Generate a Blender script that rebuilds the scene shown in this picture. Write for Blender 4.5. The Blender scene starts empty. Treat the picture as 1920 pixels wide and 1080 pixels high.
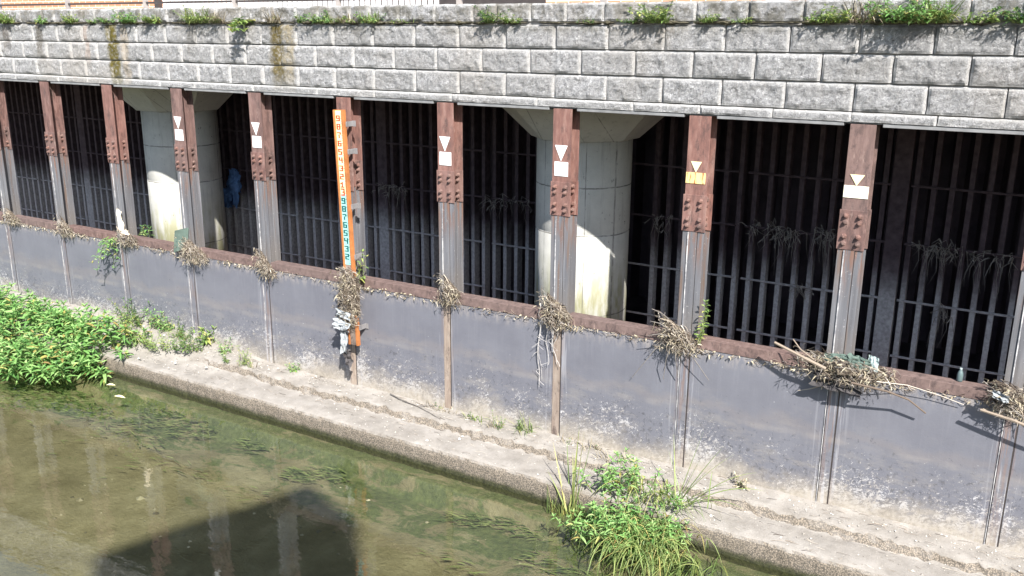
import bpy, math, random
import numpy as np
from mathutils import Vector, Matrix, noise

sc = bpy.context.scene
C = sc.collection
R = math.radians

# ------------------------------------------------------------------ helpers
class MB:
    """collects geometry for ONE mesh object"""
    def __init__(s): s.v = []; s.f = []; s.m = []
    def add(s, verts, faces, mi=0):
        o = len(s.v)
        s.v.extend([tuple(p) for p in verts])
        s.f.extend([tuple(i + o for i in f) for f in faces])
        s.m.extend([mi] * len(faces))
    def box(s, x0, x1, y0, y1, z0, z1, mi=0):
        s.add([(x0,y0,z0),(x1,y0,z0),(x1,y1,z0),(x0,y1,z0),(x0,y0,z1),(x1,y0,z1),(x1,y1,z1),(x0,y1,z1)],
              [(0,3,2,1),(4,5,6,7),(0,1,5,4),(1,2,6,5),(2,3,7,6),(3,0,4,7)], mi)
    def tube(s, pts, r, n=4, mi=0, cap=True):
        pts = [Vector(p) for p in pts]
        if not hasattr(r, '__len__'): r = [r] * len(pts)
        V = []
        for i, p in enumerate(pts):
            t = (pts[min(i+1, len(pts)-1)] - pts[max(i-1, 0)])
            if t.length < 1e-9: t = Vector((0,0,1))
            t.normalize()
            a = t.cross(Vector((0.31,0.17,0.93)))
            if a.length < 1e-4: a = t.cross(Vector((1,0,0)))
            a.normalize(); b = t.cross(a)
            for k in range(n):
                an = 2*math.pi*k/n
                V.append(p + (a*math.cos(an) + b*math.sin(an))*r[i])
        F = []
        for i in range(len(pts)-1):
            for k in range(n):
                F.append((i*n+k, i*n+(k+1)%n, (i+1)*n+(k+1)%n, (i+1)*n+k))
        if cap:
            F.append(tuple(range(n))[::-1]); F.append(tuple((len(pts)-1)*n+k for k in range(n)))
        s.add(V, F, mi)
    def lathe(s, cx, cy, prof, n=48, mi=0, cap=True):
        V = []; F = []
        for r, z in prof:
            for k in range(n):
                a = 2*math.pi*k/n
                V.append((cx + r*math.cos(a), cy + r*math.sin(a), z))
        for i in range(len(prof)-1):
            for k in range(n):
                F.append((i*n+k, i*n+(k+1)%n, (i+1)*n+(k+1)%n, (i+1)*n+k))
        if cap:
            F.append(tuple(range(n))[::-1]); F.append(tuple((len(prof)-1)*n+k for k in range(n)))
        s.add(V, F, mi)
    def leaf(s, base, d, up, L, W, droop=0.3, mi=0):
        d = Vector(d).normalized(); up = Vector(up)
        side = d.cross(up)
        if side.length < 1e-4: side = d.cross(Vector((1,0.2,0)))
        side.normalize(); nrm = side.cross(d).normalized()
        b = Vector(base)
        def pt(t, w, lift=0): return b + d*(L*t) - Vector((0,0,1))*(droop*L*t*t) + side*w + nrm*lift
        f = 0.22*W
        s.add([pt(0,0), pt(.3,-W*.42,f), pt(.3,0), pt(.3,W*.42,f), pt(.65,-W*.36,f*.8), pt(.65,0), pt(.65,W*.36,f*.8), pt(1,0)],
              [(0,2,1),(0,3,2),(1,2,5,4),(2,3,6,5),(4,5,7),(5,6,7)], mi)
    def build(s, name, mats, parent=None, smooth=False, bevel=0):
        me = bpy.data.meshes.new(name)
        me.from_pydata(s.v, [], s.f)
        if not isinstance(mats, (list, tuple)): mats = [mats]
        for m in mats: me.materials.append(m)
        if len(mats) > 1: me.polygons.foreach_set('material_index', s.m)
        if smooth: me.polygons.foreach_set('use_smooth', [True]*len(s.f))
        me.update()
        o = bpy.data.objects.new(name, me); C.objects.link(o)
        if parent:
            o.parent = parent
            o.matrix_parent_inverse = Matrix.Translation(-Vector(parent.location)) if parent.rotation_euler.to_matrix() == Matrix.Identity(3) else parent.matrix_basis.inverted()
        if bevel:
            b = o.modifiers.new('edge', 'BEVEL'); b.width = bevel; b.segments = 2; b.limit_method = 'ANGLE'
        return o

def tag(o, label=None, cat=None, group=None, kind=None):
    if label: o['label'] = label
    if cat: o['category'] = cat
    if group: o['group'] = group
    if kind: o['kind'] = kind
    return o

def thing(name, label, cat, loc=(0,0,0), group=None):
    o = bpy.data.objects.new(name, None); C.objects.link(o)
    o.location = loc; o.empty_display_size = 0.1
    return tag(o, label, cat, group)

def dup(root, loc, label=None, group=None):
    r = root.copy(); C.objects.link(r); r.location = loc
    if label: r['label'] = label
    if group: r['group'] = group
    for ch in list(root.children):
        c = ch.copy(); C.objects.link(c); c.parent = r
        for g in ch.children:
            d = g.copy(); C.objects.link(d); d.parent = c
    return r

# ------------------------------------------------------------------ materials
class NT:
    def __init__(s, name, rough=0.85, spec=0.3):
        m = bpy.data.materials.new(name); m.use_nodes = True
        s.m = m; s.t = m.node_tree; s.n = s.t.nodes; s.l = s.t.links
        s.b = s.n['Principled BSDF']; s.b.inputs['Roughness'].default_value = rough
        s.b.inputs['Specular IOR Level'].default_value = spec
        s.geo = s.n.new('ShaderNodeNewGeometry')
        s.pos = s.geo.outputs['Position']
    def _in(s, sock, v):
        if v is None: return
        if isinstance(v, bpy.types.NodeSocket): s.l.new(v, sock)
        elif isinstance(v, (tuple, list)):
            sock.default_value = tuple(v) + ((1,) if len(v) == 3 and sock.type == 'RGBA' else ())
        else: sock.default_value = v
    def scale(s, v, sc_):
        n = s.n.new('ShaderNodeVectorMath'); n.operation = 'MULTIPLY'
        s._in(n.inputs[0], v); s._in(n.inputs[1], sc_); return n.outputs[0]
    def noise(s, scale, detail=4, rough=.6, vec=None, dist=0):
        n = s.n.new('ShaderNodeTexNoise'); n.inputs['Scale'].default_value = scale
        n.inputs['Detail'].default_value = detail; n.inputs['Roughness'].default_value = rough
        n.inputs['Distortion'].default_value = dist
        s._in(n.inputs['Vector'], s.pos if vec is None else vec); return n.outputs['Fac']
    def voro(s, scale, vec=None, out='Distance'):
        n = s.n.new('ShaderNodeTexVoronoi'); n.inputs['Scale'].default_value = scale
        s._in(n.inputs['Vector'], s.pos if vec is None else vec); return n.outputs[out]
    def math(s, op, a, b=None, c=None, clamp=False):
        n = s.n.new('ShaderNodeMath'); n.operation = op; n.use_clamp = clamp
        s._in(n.inputs[0], a); s._in(n.inputs[1], b)
        if c is not None: s._in(n.inputs[2], c)
        return n.outputs[0]
    def mapr(s, v, a, b, c=0., d=1., smooth=True):
        n = s.n.new('ShaderNodeMapRange'); n.interpolation_type = 'SMOOTHSTEP' if smooth else 'LINEAR'
        s._in(n.inputs['Value'], v)
        for k, x in zip(('From Min','From Max','To Min','To Max'), (a,b,c,d)): s._in(n.inputs[k], x)
        return n.outputs['Result']
    def mix(s, f, a, b):
        n = s.n.new('ShaderNodeMix'); n.data_type = 'RGBA'
        s._in(n.inputs[0], f); s._in(n.inputs[6], a); s._in(n.inputs[7], b); return n.outputs[2]
    def ramp(s, f, stops):
        n = s.n.new('ShaderNodeValToRGB'); cr = n.color_ramp
        while len(cr.elements) < len(stops): cr.elements.new(0.5)
        for e, (p, c) in zip(cr.elements, stops): e.position = p; e.color = tuple(c) + (1,)
        s._in(n.inputs[0], f); return n.outputs[0]
    def xyz(s):
        n = s.n.new('ShaderNodeSeparateXYZ'); s.l.new(s.pos, n.inputs[0]); return n.outputs
    def bump(s, h, strength=.5, dist=.01):
        n = s.n.new('ShaderNodeBump'); n.inputs['Strength'].default_value = strength; n.inputs['Distance'].default_value = dist
        s._in(n.inputs['Height'], h); s.l.new(n.outputs[0], s.b.inputs['Normal']); return n
    def col(s, c): s._in(s.b.inputs['Base Color'], c); return s

def flat(name, c, rough=.7, var=.25, scale=14, spec=.3, metallic=0, bump=.2):
    t = NT(name, rough, spec)
    n = t.noise(scale, 5)
    t.col(t.ramp(n, [(.3, [x*(1-var) for x in c]), (.7, [min(1,x*(1+var)) for x in c])]))
    t.b.inputs['Metallic'].default_value = metallic
    if bump: t.bump(t.noise(scale*5, 4), bump, .004)
    return t.m

M = {}
# split-face blocks: grey, grainy, with moss runs below two leaking spots
t = NT('split_face_block', .92, .2); X, Y, Z = t.xyz()
grain = t.math('ADD', t.math('MULTIPLY', t.noise(80, 4, .8), .45), t.math('MULTIPLY', t.noise(27, 5, .8, dist=.5), .55)); clump = t.noise(9, 4, .6); big = t.noise(.7, 3)
base = t.ramp(grain, [(.38, (.09,.09,.095)), (.46, (.34,.337,.34)), (.54, (.5,.495,.495)), (.62, (.82,.81,.805))])
base = t.mix(t.mapr(clump, .38, .62), t.mix(.4, base, (.3,.295,.29)), base)
base = t.mix(t.math('MULTIPLY', t.geo.outputs['Random Per Island'], .32), base, (.27,.262,.25))
base = t.mix(t.mapr(t.noise(5, 5, .7, vec=t.scale(t.pos,(4,4,.35))), .56, .72, 0, .5), base, (.2,.185,.165))
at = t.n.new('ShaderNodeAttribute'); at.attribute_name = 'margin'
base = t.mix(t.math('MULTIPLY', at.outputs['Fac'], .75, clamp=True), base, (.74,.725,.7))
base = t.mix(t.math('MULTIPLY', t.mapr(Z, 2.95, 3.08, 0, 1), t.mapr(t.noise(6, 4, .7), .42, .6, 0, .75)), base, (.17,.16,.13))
base = t.mix(t.mapr(big, .45, .7, 0, .35), base, (.42,.37,.31))
def streak(x0, w, seed, zlo, zhi=3.12):
    wob = t.math('ADD', X, t.math('MULTIPLY', t.noise(3+seed, 3), .22))
    d = t.math('ABSOLUTE', t.math('SUBTRACT', wob, x0 + .11))
    a = t.mapr(d, w*.45, w*1.1, 1, 0)
    fade = t.mapr(Z, zlo, zlo + .35, 0, 1)
    top = t.mapr(Z, zhi - .03, zhi, 1, 0)
    n = t.mapr(t.noise(22+seed, 4), .3, .55, .35, 1)
    return t.math('MULTIPLY', t.math('MULTIPLY', a, fade), t.math('MULTIPLY', n, top))
for x0, w, zl, c, k in ((-7.13,.15,2.1,(.14,.115,.028),1.), (-6.88,.1,2.1,(.42,.34,.24),.6), (-3.93,.15,2.2,(.15,.115,.035),.95), (-3.72,.1,2.2,(.34,.27,.14),.6),
                     (-8.85,.1,2.45,(.1,.085,.06),.75), (-7.72,.07,2.4,(.42,.32,.26),.6), (-5.5,.1,2.6,(.13,.12,.1),.6),
                     (-2.6,.12,2.7,(.15,.14,.12),.5), (3.42,.2,2.75,(.1,.09,.08),.6), (1.2,.1,2.7,(.2,.17,.13),.5), (-9.7,.1,2.55,(.12,.1,.08),.7)):
    base = t.mix(t.math('MULTIPLY', streak(x0, w, abs(x0)%3, zl), k), base, c)
t.col(base)
t.bump(t.math('ADD', t.noise(24, 8, .8, dist=.4), t.math('MULTIPLY', t.noise(150, 3), .3)), 1.0, .055)
M['block'] = t.m
t = NT('mortar_bed', .95, .1); t.col(t.ramp(t.noise(30,4), [(.3,(.2,.19,.18)),(.7,(.36,.34,.32))])); t.bump(t.noise(60,4), .5, .006); M['mortar'] = t.m
# soil in the top joint
t = NT('joint_soil', .95, .1); t.col(t.ramp(t.noise(40,5,.7), [(.3,(.03,.026,.02)),(.55,(.1,.09,.06)),(.75,(.22,.2,.15))])); t.bump(t.noise(60,5), .9, .02); M['soil'] = t.m

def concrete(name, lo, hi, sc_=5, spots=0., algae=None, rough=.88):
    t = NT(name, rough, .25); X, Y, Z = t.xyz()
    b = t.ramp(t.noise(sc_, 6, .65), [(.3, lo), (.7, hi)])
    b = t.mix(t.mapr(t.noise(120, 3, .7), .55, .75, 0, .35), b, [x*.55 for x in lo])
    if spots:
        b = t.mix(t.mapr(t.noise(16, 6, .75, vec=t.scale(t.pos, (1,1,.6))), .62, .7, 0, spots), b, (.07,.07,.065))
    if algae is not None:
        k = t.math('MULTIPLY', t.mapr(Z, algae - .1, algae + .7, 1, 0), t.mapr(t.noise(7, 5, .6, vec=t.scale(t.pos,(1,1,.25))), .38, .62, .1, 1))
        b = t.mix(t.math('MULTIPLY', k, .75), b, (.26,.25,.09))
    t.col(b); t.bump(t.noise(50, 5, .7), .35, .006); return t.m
M['column'] = concrete('column_concrete', (.47,.465,.43), (.6,.59,.54), 3, .9, -.2)
def seams(m, cx_list):
    t = NT.__new__(NT); t.m = m; t.t = m.node_tree; t.n = t.t.nodes; t.l = t.t.links; t.b = t.n['Principled BSDF']
    t.geo = t.n.new('ShaderNodeNewGeometry'); t.pos = t.geo.outputs['Position']; X, Y, Z = t.xyz()
    old = t.b.inputs['Base Color'].links[0].from_socket
    wob = t.math('MULTIPLY', t.math('SUBTRACT', t.noise(5, 4), .5), .03)
    ln = None
    for z0 in (.61, -.42, 1.2):
        k = t.mapr(t.math('ABSOLUTE', t.math('SUBTRACT', t.math('ADD', Z, wob), z0)), .003, .012, 1, 0)
        ln = k if ln is None else t.math('MAXIMUM', ln, k)
    for x0 in cx_list:
        k = t.mapr(t.math('ABSOLUTE', t.math('SUBTRACT', t.math('ADD', X, t.math('MULTIPLY', wob, .3)), x0)), .002, .008, .8, 0); ln = t.math('MAXIMUM', ln, k)
    ln = t.math('MULTIPLY', ln, t.mapr(t.noise(7, 3), .35, .6, .25, .9))
    c = t.mix(ln, old, (.12,.115,.105))
    pits = t.mapr(t.math('MULTIPLY', t.mapr(t.voro(24, vec=t.scale(t.pos,(1,1,.55))), .0, .16, 1, 0), t.mapr(t.noise(4, 3), .48, .62, 0, 1)), .3, .7, 0, .75)
    c = t.mix(pits, c, (.09,.09,.085))
    c = t.mix(t.mapr(t.noise(5, 5, .7, vec=t.scale(t.pos,(3,3,.2))), .54, .7, 0, .45), c, (.3,.295,.27))
    t.col(c)
seams(M['column'], (-.2,-.75,.06,-7.62,-8.2,-7.45))
M['slab'] = concrete('slab_concrete', (.3,.3,.29), (.42,.42,.4), 4)
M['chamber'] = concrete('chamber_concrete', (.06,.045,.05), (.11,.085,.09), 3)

# ledge concrete, sandy sediment, wet mossy waterline
t = NT('ledge_concrete', .93, .2); X, Y, Z = t.xyz()
b = t.ramp(t.noise(4, 7, .65), [(.25,(.2,.182,.158)), (.5,(.285,.262,.232)), (.75,(.36,.335,.303))])
b = t.mix(t.mapr(t.noise(26, 6, .8), .58, .7, 0, .8), b, (.12,.1,.075))
b = t.mix(t.mapr(t.noise(70, 3, .8), .62, .7, 0, .6), b, (.55,.52,.46))
nrm = t.n.new('ShaderNodeSeparateXYZ'); t.l.new(t.geo.outputs['True Normal'], nrm.inputs[0])
steep = t.mapr(t.math('ABSOLUTE', nrm.outputs[2]), .45, .85, 1, 0)
agg = t.ramp(t.voro(70), [(.05,(.42,.35,.27)), (.35,(.22,.18,.135)), (.7,(.07,.06,.048))])
b = t.mix(t.math('MULTIPLY', steep, .8), b, agg)
wet = t.mapr(t.math('ADD', Z, t.math('MULTIPLY', t.noise(9, 4), .08)), -1.80, -1.72, 1, 0)
b = t.mix(t.math('MULTIPLY', wet, .93), b, t.ramp(t.noise(30,4), [(.35,(.018,.022,.01)), (.7,(.06,.065,.028))]))
t.col(b)
cr = t.voro(2.6, out='Distance', vec=t.scale(t.pos, (1,1.6,1)))
t.bump(t.math('ADD', t.noise(45, 6, .75), t.math('MULTIPLY', t.noise(140,3), .4)), .7, .012); M['ledge'] = t.m

# river bed: sandy silt, algae patches drawn out by the current
t = NT('river_bed_silt', .95, .1); X, Y, Z = t.xyz()
b = t.ramp(t.noise(2.2, 6, .65), [(.3,(.135,.12,.07)), (.55,(.2,.18,.112)), (.75,(.275,.25,.165))])
st = t.scale(t.pos, (1.0, 2.2, 1))
b = t.mix(t.mapr(t.noise(9, 5, .75, vec=st), .6, .7, 0, .55), b, (.115,.1,.055))
near = t.mapr(Y, -2.7, -1.0, -.25, 1)
al = t.mapr(t.math('ADD', t.noise(1.6, 6, .72, vec=st, dist=.6), t.math('MULTIPLY', near, .17)), .58, .68, 0, .85)
b = t.mix(al, b, t.ramp(t.noise(14, 5, .7), [(.3,(.035,.06,.025)), (.7,(.12,.15,.06))]))
b = t.mix(t.mapr(t.noise(55, 4, .8), .66, .72, 0, .6), b, (.4,.37,.27))
t.col(b); t.bump(t.noise(18, 6, .75), .9, .04); M['bed'] = t.m

# river water: clear with a fresnel reflection and small ripples
m = bpy.data.materials.new('river_water'); m.use_nodes = True; n = m.node_tree.nodes; l = m.node_tree.links
for x in list(n): n.remove(x)
out = n.new('ShaderNodeOutputMaterial'); mx = n.new('ShaderNodeMixShader'); tr = n.new('ShaderNodeBsdfTransparent'); gl = n.new('ShaderNodeBsdfGlossy')
tr.inputs[0].default_value = (.87,.88,.79,1); gl.inputs['Roughness'].default_value = .012; gl.inputs[0].default_value = (1,1,1,1)
bp = n.new('ShaderNodeBump'); bp.inputs['Strength'].default_value = .035; bp.inputs['Distance'].default_value = .05
no = n.new('ShaderNodeTexNoise'); no.inputs['Scale'].default_value = 5; no.inputs['Detail'].default_value = 3
ge = n.new('ShaderNodeNewGeometry'); mp = n.new('ShaderNodeVectorMath'); mp.operation = 'MULTIPLY'; mp.inputs[1].default_value = (.6,1.3,1)
l.new(ge.outputs['Position'], mp.inputs[0]); l.new(mp.outputs[0], no.inputs['Vector']); l.new(no.outputs['Fac'], bp.inputs['Height'])
l.new(bp.outputs[0], gl.inputs['Normal'])
dt = n.new('ShaderNodeVectorMath'); dt.operation = 'DOT_PRODUCT'; l.new(ge.outputs['Incoming'], dt.inputs[0]); l.new(bp.outputs[0], dt.inputs[1])
def mth(op, a, b=None):
    k = n.new('ShaderNodeMath'); k.operation = op
    for q, v in zip(k.inputs, (a, b)):
        if v is None: continue
        if isinstance(v, bpy.types.NodeSocket): l.new(v, q)
        else: q.default_value = v
    return k.outputs[0]
ff = mth('ADD', .075, mth('MULTIPLY', .925, mth('POWER', mth('SUBTRACT', 1.0, mth('ABSOLUTE', dt.outputs['Value'])), 5.0)))
l.new(ff, mx.inputs[0]); l.new(tr.outputs[0], mx.inputs[1]); l.new(gl.outputs[0], mx.inputs[2]); l.new(mx.outputs[0], out.inputs[0])
M['water'] = m

# dark grey flood wall panels: scuffed, dried silt splashes growing towards the foot
t = NT('flood_wall_grey', .62, .35); X, Y, Z = t.xyz()
b = t.ramp(t.noise(2.5, 5, .6), [(.3,(.127,.129,.15)), (.7,(.155,.158,.18))])
b = t.mix(t.mapr(t.noise(5, 4, vec=t.scale(t.pos,(6,6,.35))), .5, .8, 0, .2), b, (.22,.225,.25))
foot = t.math('ADD', Z, t.math('MULTIPLY', t.math('SUBTRACT', t.noise(1.4, 4), .5), .55))
lev = t.mapr(foot, -1.45, -.42, 1, 0, smooth=False)
band = t.math('MULTIPLY', t.mapr(t.math('ABSOLUTE', t.math('ADD', foot, .72)), .0, .1, 1, 0), .18)
b = t.mix(band, b, (.24,.2,.17))
dg = t.n.new('ShaderNodeVectorRotate'); dg.rotation_type = 'Y_AXIS'; dg.inputs['Angle'].default_value = .5; t.l.new(t.pos, dg.inputs['Vector'])
sp = t.math('ADD', t.math('MULTIPLY', t.noise(26, 7, .8, vec=t.scale(dg.outputs[0], (.7,1,1.2)), dist=.4), .7), t.math('MULTIPLY', t.noise(90, 4, .8), .3))
patch = t.mapr(t.noise(1.9, 4, .65), .35, .65, -.045, .07)
thr = t.math('SUBTRACT', .69, t.math('ADD', t.math('MULTIPLY', lev, .205), t.math('MULTIPLY', patch, lev)))
mask = t.mapr(t.math('SUBTRACT', sp, thr), 0, .035, 0, 1)
b = t.mix(t.mapr(t.math('SUBTRACT', t.noise(17, 7, .8, dist=.5), t.math('SUBTRACT', .64, t.math('MULTIPLY', lev, .17))), 0, .05, 0, .6), b, (.06,.06,.068))
b = t.mix(t.math('MULTIPLY', mask, .8), b, t.ramp(t.noise(8,3), [(.35,(.34,.31,.275)), (.65,(.56,.555,.56))]))
silt = t.math('MULTIPLY', t.mapr(t.noise(3.2, 7, .75, vec=t.scale(t.pos,(.6,1,1.6))), .48, .68, 0, .6), lev)
b = t.mix(silt, b, (.3,.275,.24))
mud = t.mapr(t.math('ADD', foot, t.math('MULTIPLY', t.noise(9,5,.7), .22)), -1.42, -1.0, .85, 0)
b = t.mix(mud, b, t.ramp(t.noise(20, 5, .7), [(.3,(.25,.22,.175)), (.7,(.42,.375,.31))]))
fleck = t.math('MULTIPLY', t.mapr(t.voro(9), .0, .09, 1, 0), t.mapr(t.noise(3.3, 2), .5, .6, 0, 1))
b = t.mix(t.math('MULTIPLY', fleck, t.mapr(foot, -1.3, -.3, .9, .25)), b, (.7,.7,.7))
# pale lime runs down beside each post
xm = t.math('ABSOLUTE', t.math('SUBTRACT', t.math('PINGPONG', t.math('ADD', X, 15.0 - .11), .75), 0))
run = t.math('MULTIPLY', t.mapr(xm, .05, .2, 1, 0), t.mapr(t.noise(7, 4, vec=t.scale(t.pos,(4,4,.15))), .52, .62, 0, .35))
b = t.mix(run, b, (.5,.5,.52))
rr = t.math('MULTIPLY', t.mapr(xm, .03, .12, 1, 0), t.math('MULTIPLY', t.mapr(t.noise(9, 5, .7, vec=t.scale(t.pos,(3,3,.2))), .47, .6, 0, .6), t.mapr(Z, -1.3, -.2, .4, 1)))
b = t.mix(rr, b, (.2,.125,.095))
tw_ = t.math('ADD', Z, t.math('MULTIPLY', t.math('SUBTRACT', t.noise(.9, 5, .6), .5), .12))
for z0, a_ in ((-.8,.16),):
    b = t.mix(t.math('MULTIPLY', t.mapr(t.math('ABSOLUTE', t.math('SUBTRACT', tw_, z0)), .01, .05, a_, 0), t.mapr(t.noise(4, 4), .4, .6, .2, 1)), b, (.38,.34,.29))
dirt = t.math('MULTIPLY', t.mapr(Z, -.3, -.12, 0, 1), t.mapr(t.noise(14, 5, .7, vec=t.scale(t.pos,(1,1,.35))), .42, .62, 0, .7))
b = t.mix(dirt, b, (.3,.27,.25))
t.col(b); t.bump(t.math('ADD', t.math('MULTIPLY', mask, .5), t.noise(60,3)), .25, .005); M['panel'] = t.m

def rust(name, lo, mid, hi, zs=.2, streaks=.5, rough=.85):
    t = NT(name, rough, .3)
    v = t.scale(t.pos, (1,1,zs))
    b = t.ramp(t.noise(16, 6, .7, vec=v), [(.28, lo), (.5, mid), (.74, hi)])
    b = t.mix(t.mapr(t.noise(55, 5, .8, vec=v), .58, .72, 0, streaks), b, [x*.4 for x in lo])
    b = t.mix(t.mapr(t.noise(3.0, 4, .6), .52, .7, 0, .5), b, [min(1, x*1.5+.03) for x in mid])
    oi = t.n.new('ShaderNodeObjectInfo')
    b = t.mix(t.math('MULTIPLY', oi.outputs['Random'], .45), b, (.15,.12,.11))
    b = t.mix(t.mapr(t.noise(7, 6, .75, vec=t.scale(t.pos,(1,1,.45))), .5, .66, 0, .7), b, (.055,.04,.038))
    b = t.mix(t.mapr(t.noise(11, 6, .75, vec=t.scale(t.pos,(1.6,1,.3))), .57, .68, 0, .65), b, (.33,.235,.2))
    t.col(b); t.bump(t.noise(70, 5, .7), .5, .004); return t.m
M['rust'] = rust('rusty_steel', (.062,.036,.032), (.15,.082,.07), (.27,.17,.145))
M['rust_red'] = rust('red_rusty_steel', (.085,.04,.033), (.195,.092,.073), (.31,.185,.15))
M['rail'] = rust('rail_rust', (.08,.05,.044), (.15,.095,.083), (.23,.155,.135), 1, .3)
M['strip'] = rust('stained_strip', (.2,.15,.12), (.3,.24,.19), (.42,.36,.3), .15, .6)
# weathered zinc coating with rust bleeding through
t = NT('weathered_zinc', .5, .5); v = t.scale(t.pos, (5,5,.25))
b = t.ramp(t.noise(4, 5, .6, vec=v), [(.3,(.105,.105,.113)), (.55,(.165,.165,.176)), (.75,(.24,.24,.25))])
b = t.mix(t.mapr(t.noise(3, 5, .65, vec=v), .56, .68, 0, .8), b, (.17,.115,.085))
X, Y, Z = t.xyz()
b = t.mix(t.math('MULTIPLY', t.mapr(Z, .55, 1.1, 0, 1), t.mapr(t.noise(8, 4, .65, vec=t.scale(t.pos,(3,3,.25))), .45, .6, 0, .85)), b, (.21,.115,.08))
b = t.mix(t.mapr(Z, .06, .45, .45, 0), b, (.19,.165,.14))
b = t.mix(t.mapr(t.noise(45, 4, .7), .62, .7, 0, .6), b, (.5,.48,.46))
t.col(b); t.b.inputs['Metallic'].default_value = .15; t.bump(t.noise(40,4), .25, .003); M['zinc'] = t.m
t = NT('lime_seam', .8); t.col(t.mix(t.mapr(t.noise(6,5,.7), .4, .6), (.2,.2,.215), (.5,.49,.48))); M['seam'] = t.m
M['bolt'] = rust('bolt_rust', (.09,.046,.038), (.19,.1,.08), (.36,.23,.19), 1, .2)
t = NT('screen_steel', .8, .3); X, Y, Z = t.xyz()
b = t.ramp(t.noise(12, 4), [(.3,(.04,.027,.031)), (.7,(.085,.06,.066))])
silt = t.mapr(t.math('ADD', Z, t.math('MULTIPLY', t.noise(5,3), .4)), .05, .7, 1, 0)
b = t.mix(t.math('MULTIPLY', silt, .85), b, t.ramp(t.noise(25,4), [(.3,(.26,.255,.255)), (.7,(.5,.49,.49))]))  # silt low on the bars, its colour raised to paint in sunlight there
t.col(b); M['screen'] = t.m
t = NT('white_enamel', .5); t.col(t.mix(t.mapr(t.noise(28, 6, .75, vec=t.scale(t.pos,(1,1,.4))), .6, .72, 0, .6), (.8,.8,.78), (.42,.3,.22))); M['white'] = t.m
t = NT('rust_streaked_yellow', .6); b = t.mix(t.mapr(t.noise(9, 4, .6, vec=t.scale(t.pos,(6,6,.6))), .46, .58), (.78,.6,.26), (.36,.13,.04)); t.col(b); M['yellow_rusty'] = t.m
M['yellow'] = flat('faded_yellow', (.8,.72,.42), .6, .06, 20, bump=.05)
M['cream'] = flat('faded_cream', (.82,.78,.62), .6, .06, 20, bump=.05)
M['gauge_white'] = flat('gauge_enamel', (.8,.71,.42), .5, .07, 20, bump=.03)
M['gauge_pale'] = flat('gauge_pale_green', (.3,.6,.56), .5, .06, 20, bump=.03)
M['orange'] = flat('orange_channel', (.4,.15,.05), .55, .25, 10, bump=.1)
M['red'] = flat('red_numeral', (.5,.05,.015), .6, .05, 10, bump=0)
M['green'] = flat('green_numeral', (.005,.085,.085), .6, .05, 10, bump=0)
M['ink'] = flat('dark_tick', (.03,.05,.05), .6, .05, 10, bump=0)
M['bracket'] = flat('bracket_grey', (.2,.19,.19), .6, .2, 10)

def leafmat(name, stops, trans=.35):
    m = bpy.data.materials.new(name); m.use_nodes = True; n = m.node_tree.nodes; l = m.node_tree.links
    b = n['Principled BSDF']; b.inputs['Roughness'].default_value = .45; b.inputs['Specular IOR Level'].default_value = .4
    g = n.new('ShaderNodeNewGeometry'); r = n.new('ShaderNodeValToRGB')
    while len(r.color_ramp.elements) < len(stops): r.color_ramp.elements.new(.5)
    for e, (p, c) in zip(r.color_ramp.elements, stops): e.position = p; e.color = tuple(c)+(1,)
    l.new(g.outputs['Random Per Island'], r.inputs[0]); l.new(r.outputs[0], b.inputs['Base Color'])
    tl = n.new('ShaderNodeBsdfTranslucent'); mx = n.new('ShaderNodeMixShader'); mx.inputs[0].default_value = trans
    l.new(r.outputs[0], tl.inputs[0]); l.new(b.outputs[0], mx.inputs[1]); l.new(tl.outputs[0], mx.inputs[2])
    l.new(mx.outputs[0], n['Material Output'].inputs[0]); return m
M['leaf'] = leafmat('lush_leaf', [(0,(.08,.19,.05)), (.35,(.18,.37,.1)), (.72,(.29,.48,.16)), (.9,(.4,.55,.22)), (.96,(.45,.4,.12)), (1,(.3,.2,.08))])
M['leaf_dark'] = leafmat('dark_leaf', [(0,(.05,.11,.035)), (.5,(.1,.2,.06)), (.9,(.2,.31,.09)), (1,(.36,.33,.1))])
M['leaf_pale'] = leafmat('pale_leaf', [(0,(.12,.2,.06)), (.5,(.24,.36,.1)), (.85,(.38,.48,.14)), (1,(.5,.45,.14))])
M['grass'] = leafmat('grass_blade', [(0,(.12,.18,.06)), (.5,(.24,.33,.1)), (.85,(.4,.44,.16)), (1,(.5,.42,.15))])
M['dry'] = leafmat('dry_grass', [(0,(.16,.13,.09)), (.5,(.34,.29,.2)), (1,(.58,.52,.38))], .2)
M['weed_water'] = leafmat('water_weed', [(0,(.04,.07,.022)), (.5,(.12,.165,.055)), (1,(.24,.27,.11))], .2)
M['stem'] = flat('green_stem', (.16,.2,.07), .7, .3, 20, bump=0)
def twigmat():
    m = bpy.data.materials.new('dead_twigs'); m.use_nodes = True; n = m.node_tree.nodes; l = m.node_tree.links
    b = n['Principled BSDF']; b.inputs['Roughness'].default_value = .9; b.inputs['Specular IOR Level'].default_value = .15
    g = n.new('ShaderNodeNewGeometry'); r = n.new('ShaderNodeValToRGB')
    st = [(0,(.03,.024,.02)), (.35,(.13,.1,.078)), (.7,(.33,.27,.21)), (1,(.62,.56,.47))]
    while len(r.color_ramp.elements) < 4: r.color_ramp.elements.new(.5)
    for e, (p, c) in zip(r.color_ramp.elements, st): e.position = p; e.color = c+(1,)
    l.new(g.outputs['Random Per Island'], r.inputs[0]); l.new(r.outputs[0], b.inputs['Base Color']); return m
M['twig'] = twigmat()
t = NT('matted_silt', .95, .1); b = t.ramp(t.noise(70, 6, .8, vec=t.scale(t.pos,(.5,1,1.6))), [(.35,(.02,.016,.013)), (.5,(.12,.095,.07)), (.66,(.4,.34,.26))]); t.col(b); t.bump(t.noise(60, 5, .8), 1, .03); M['matted'] = t.m
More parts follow.
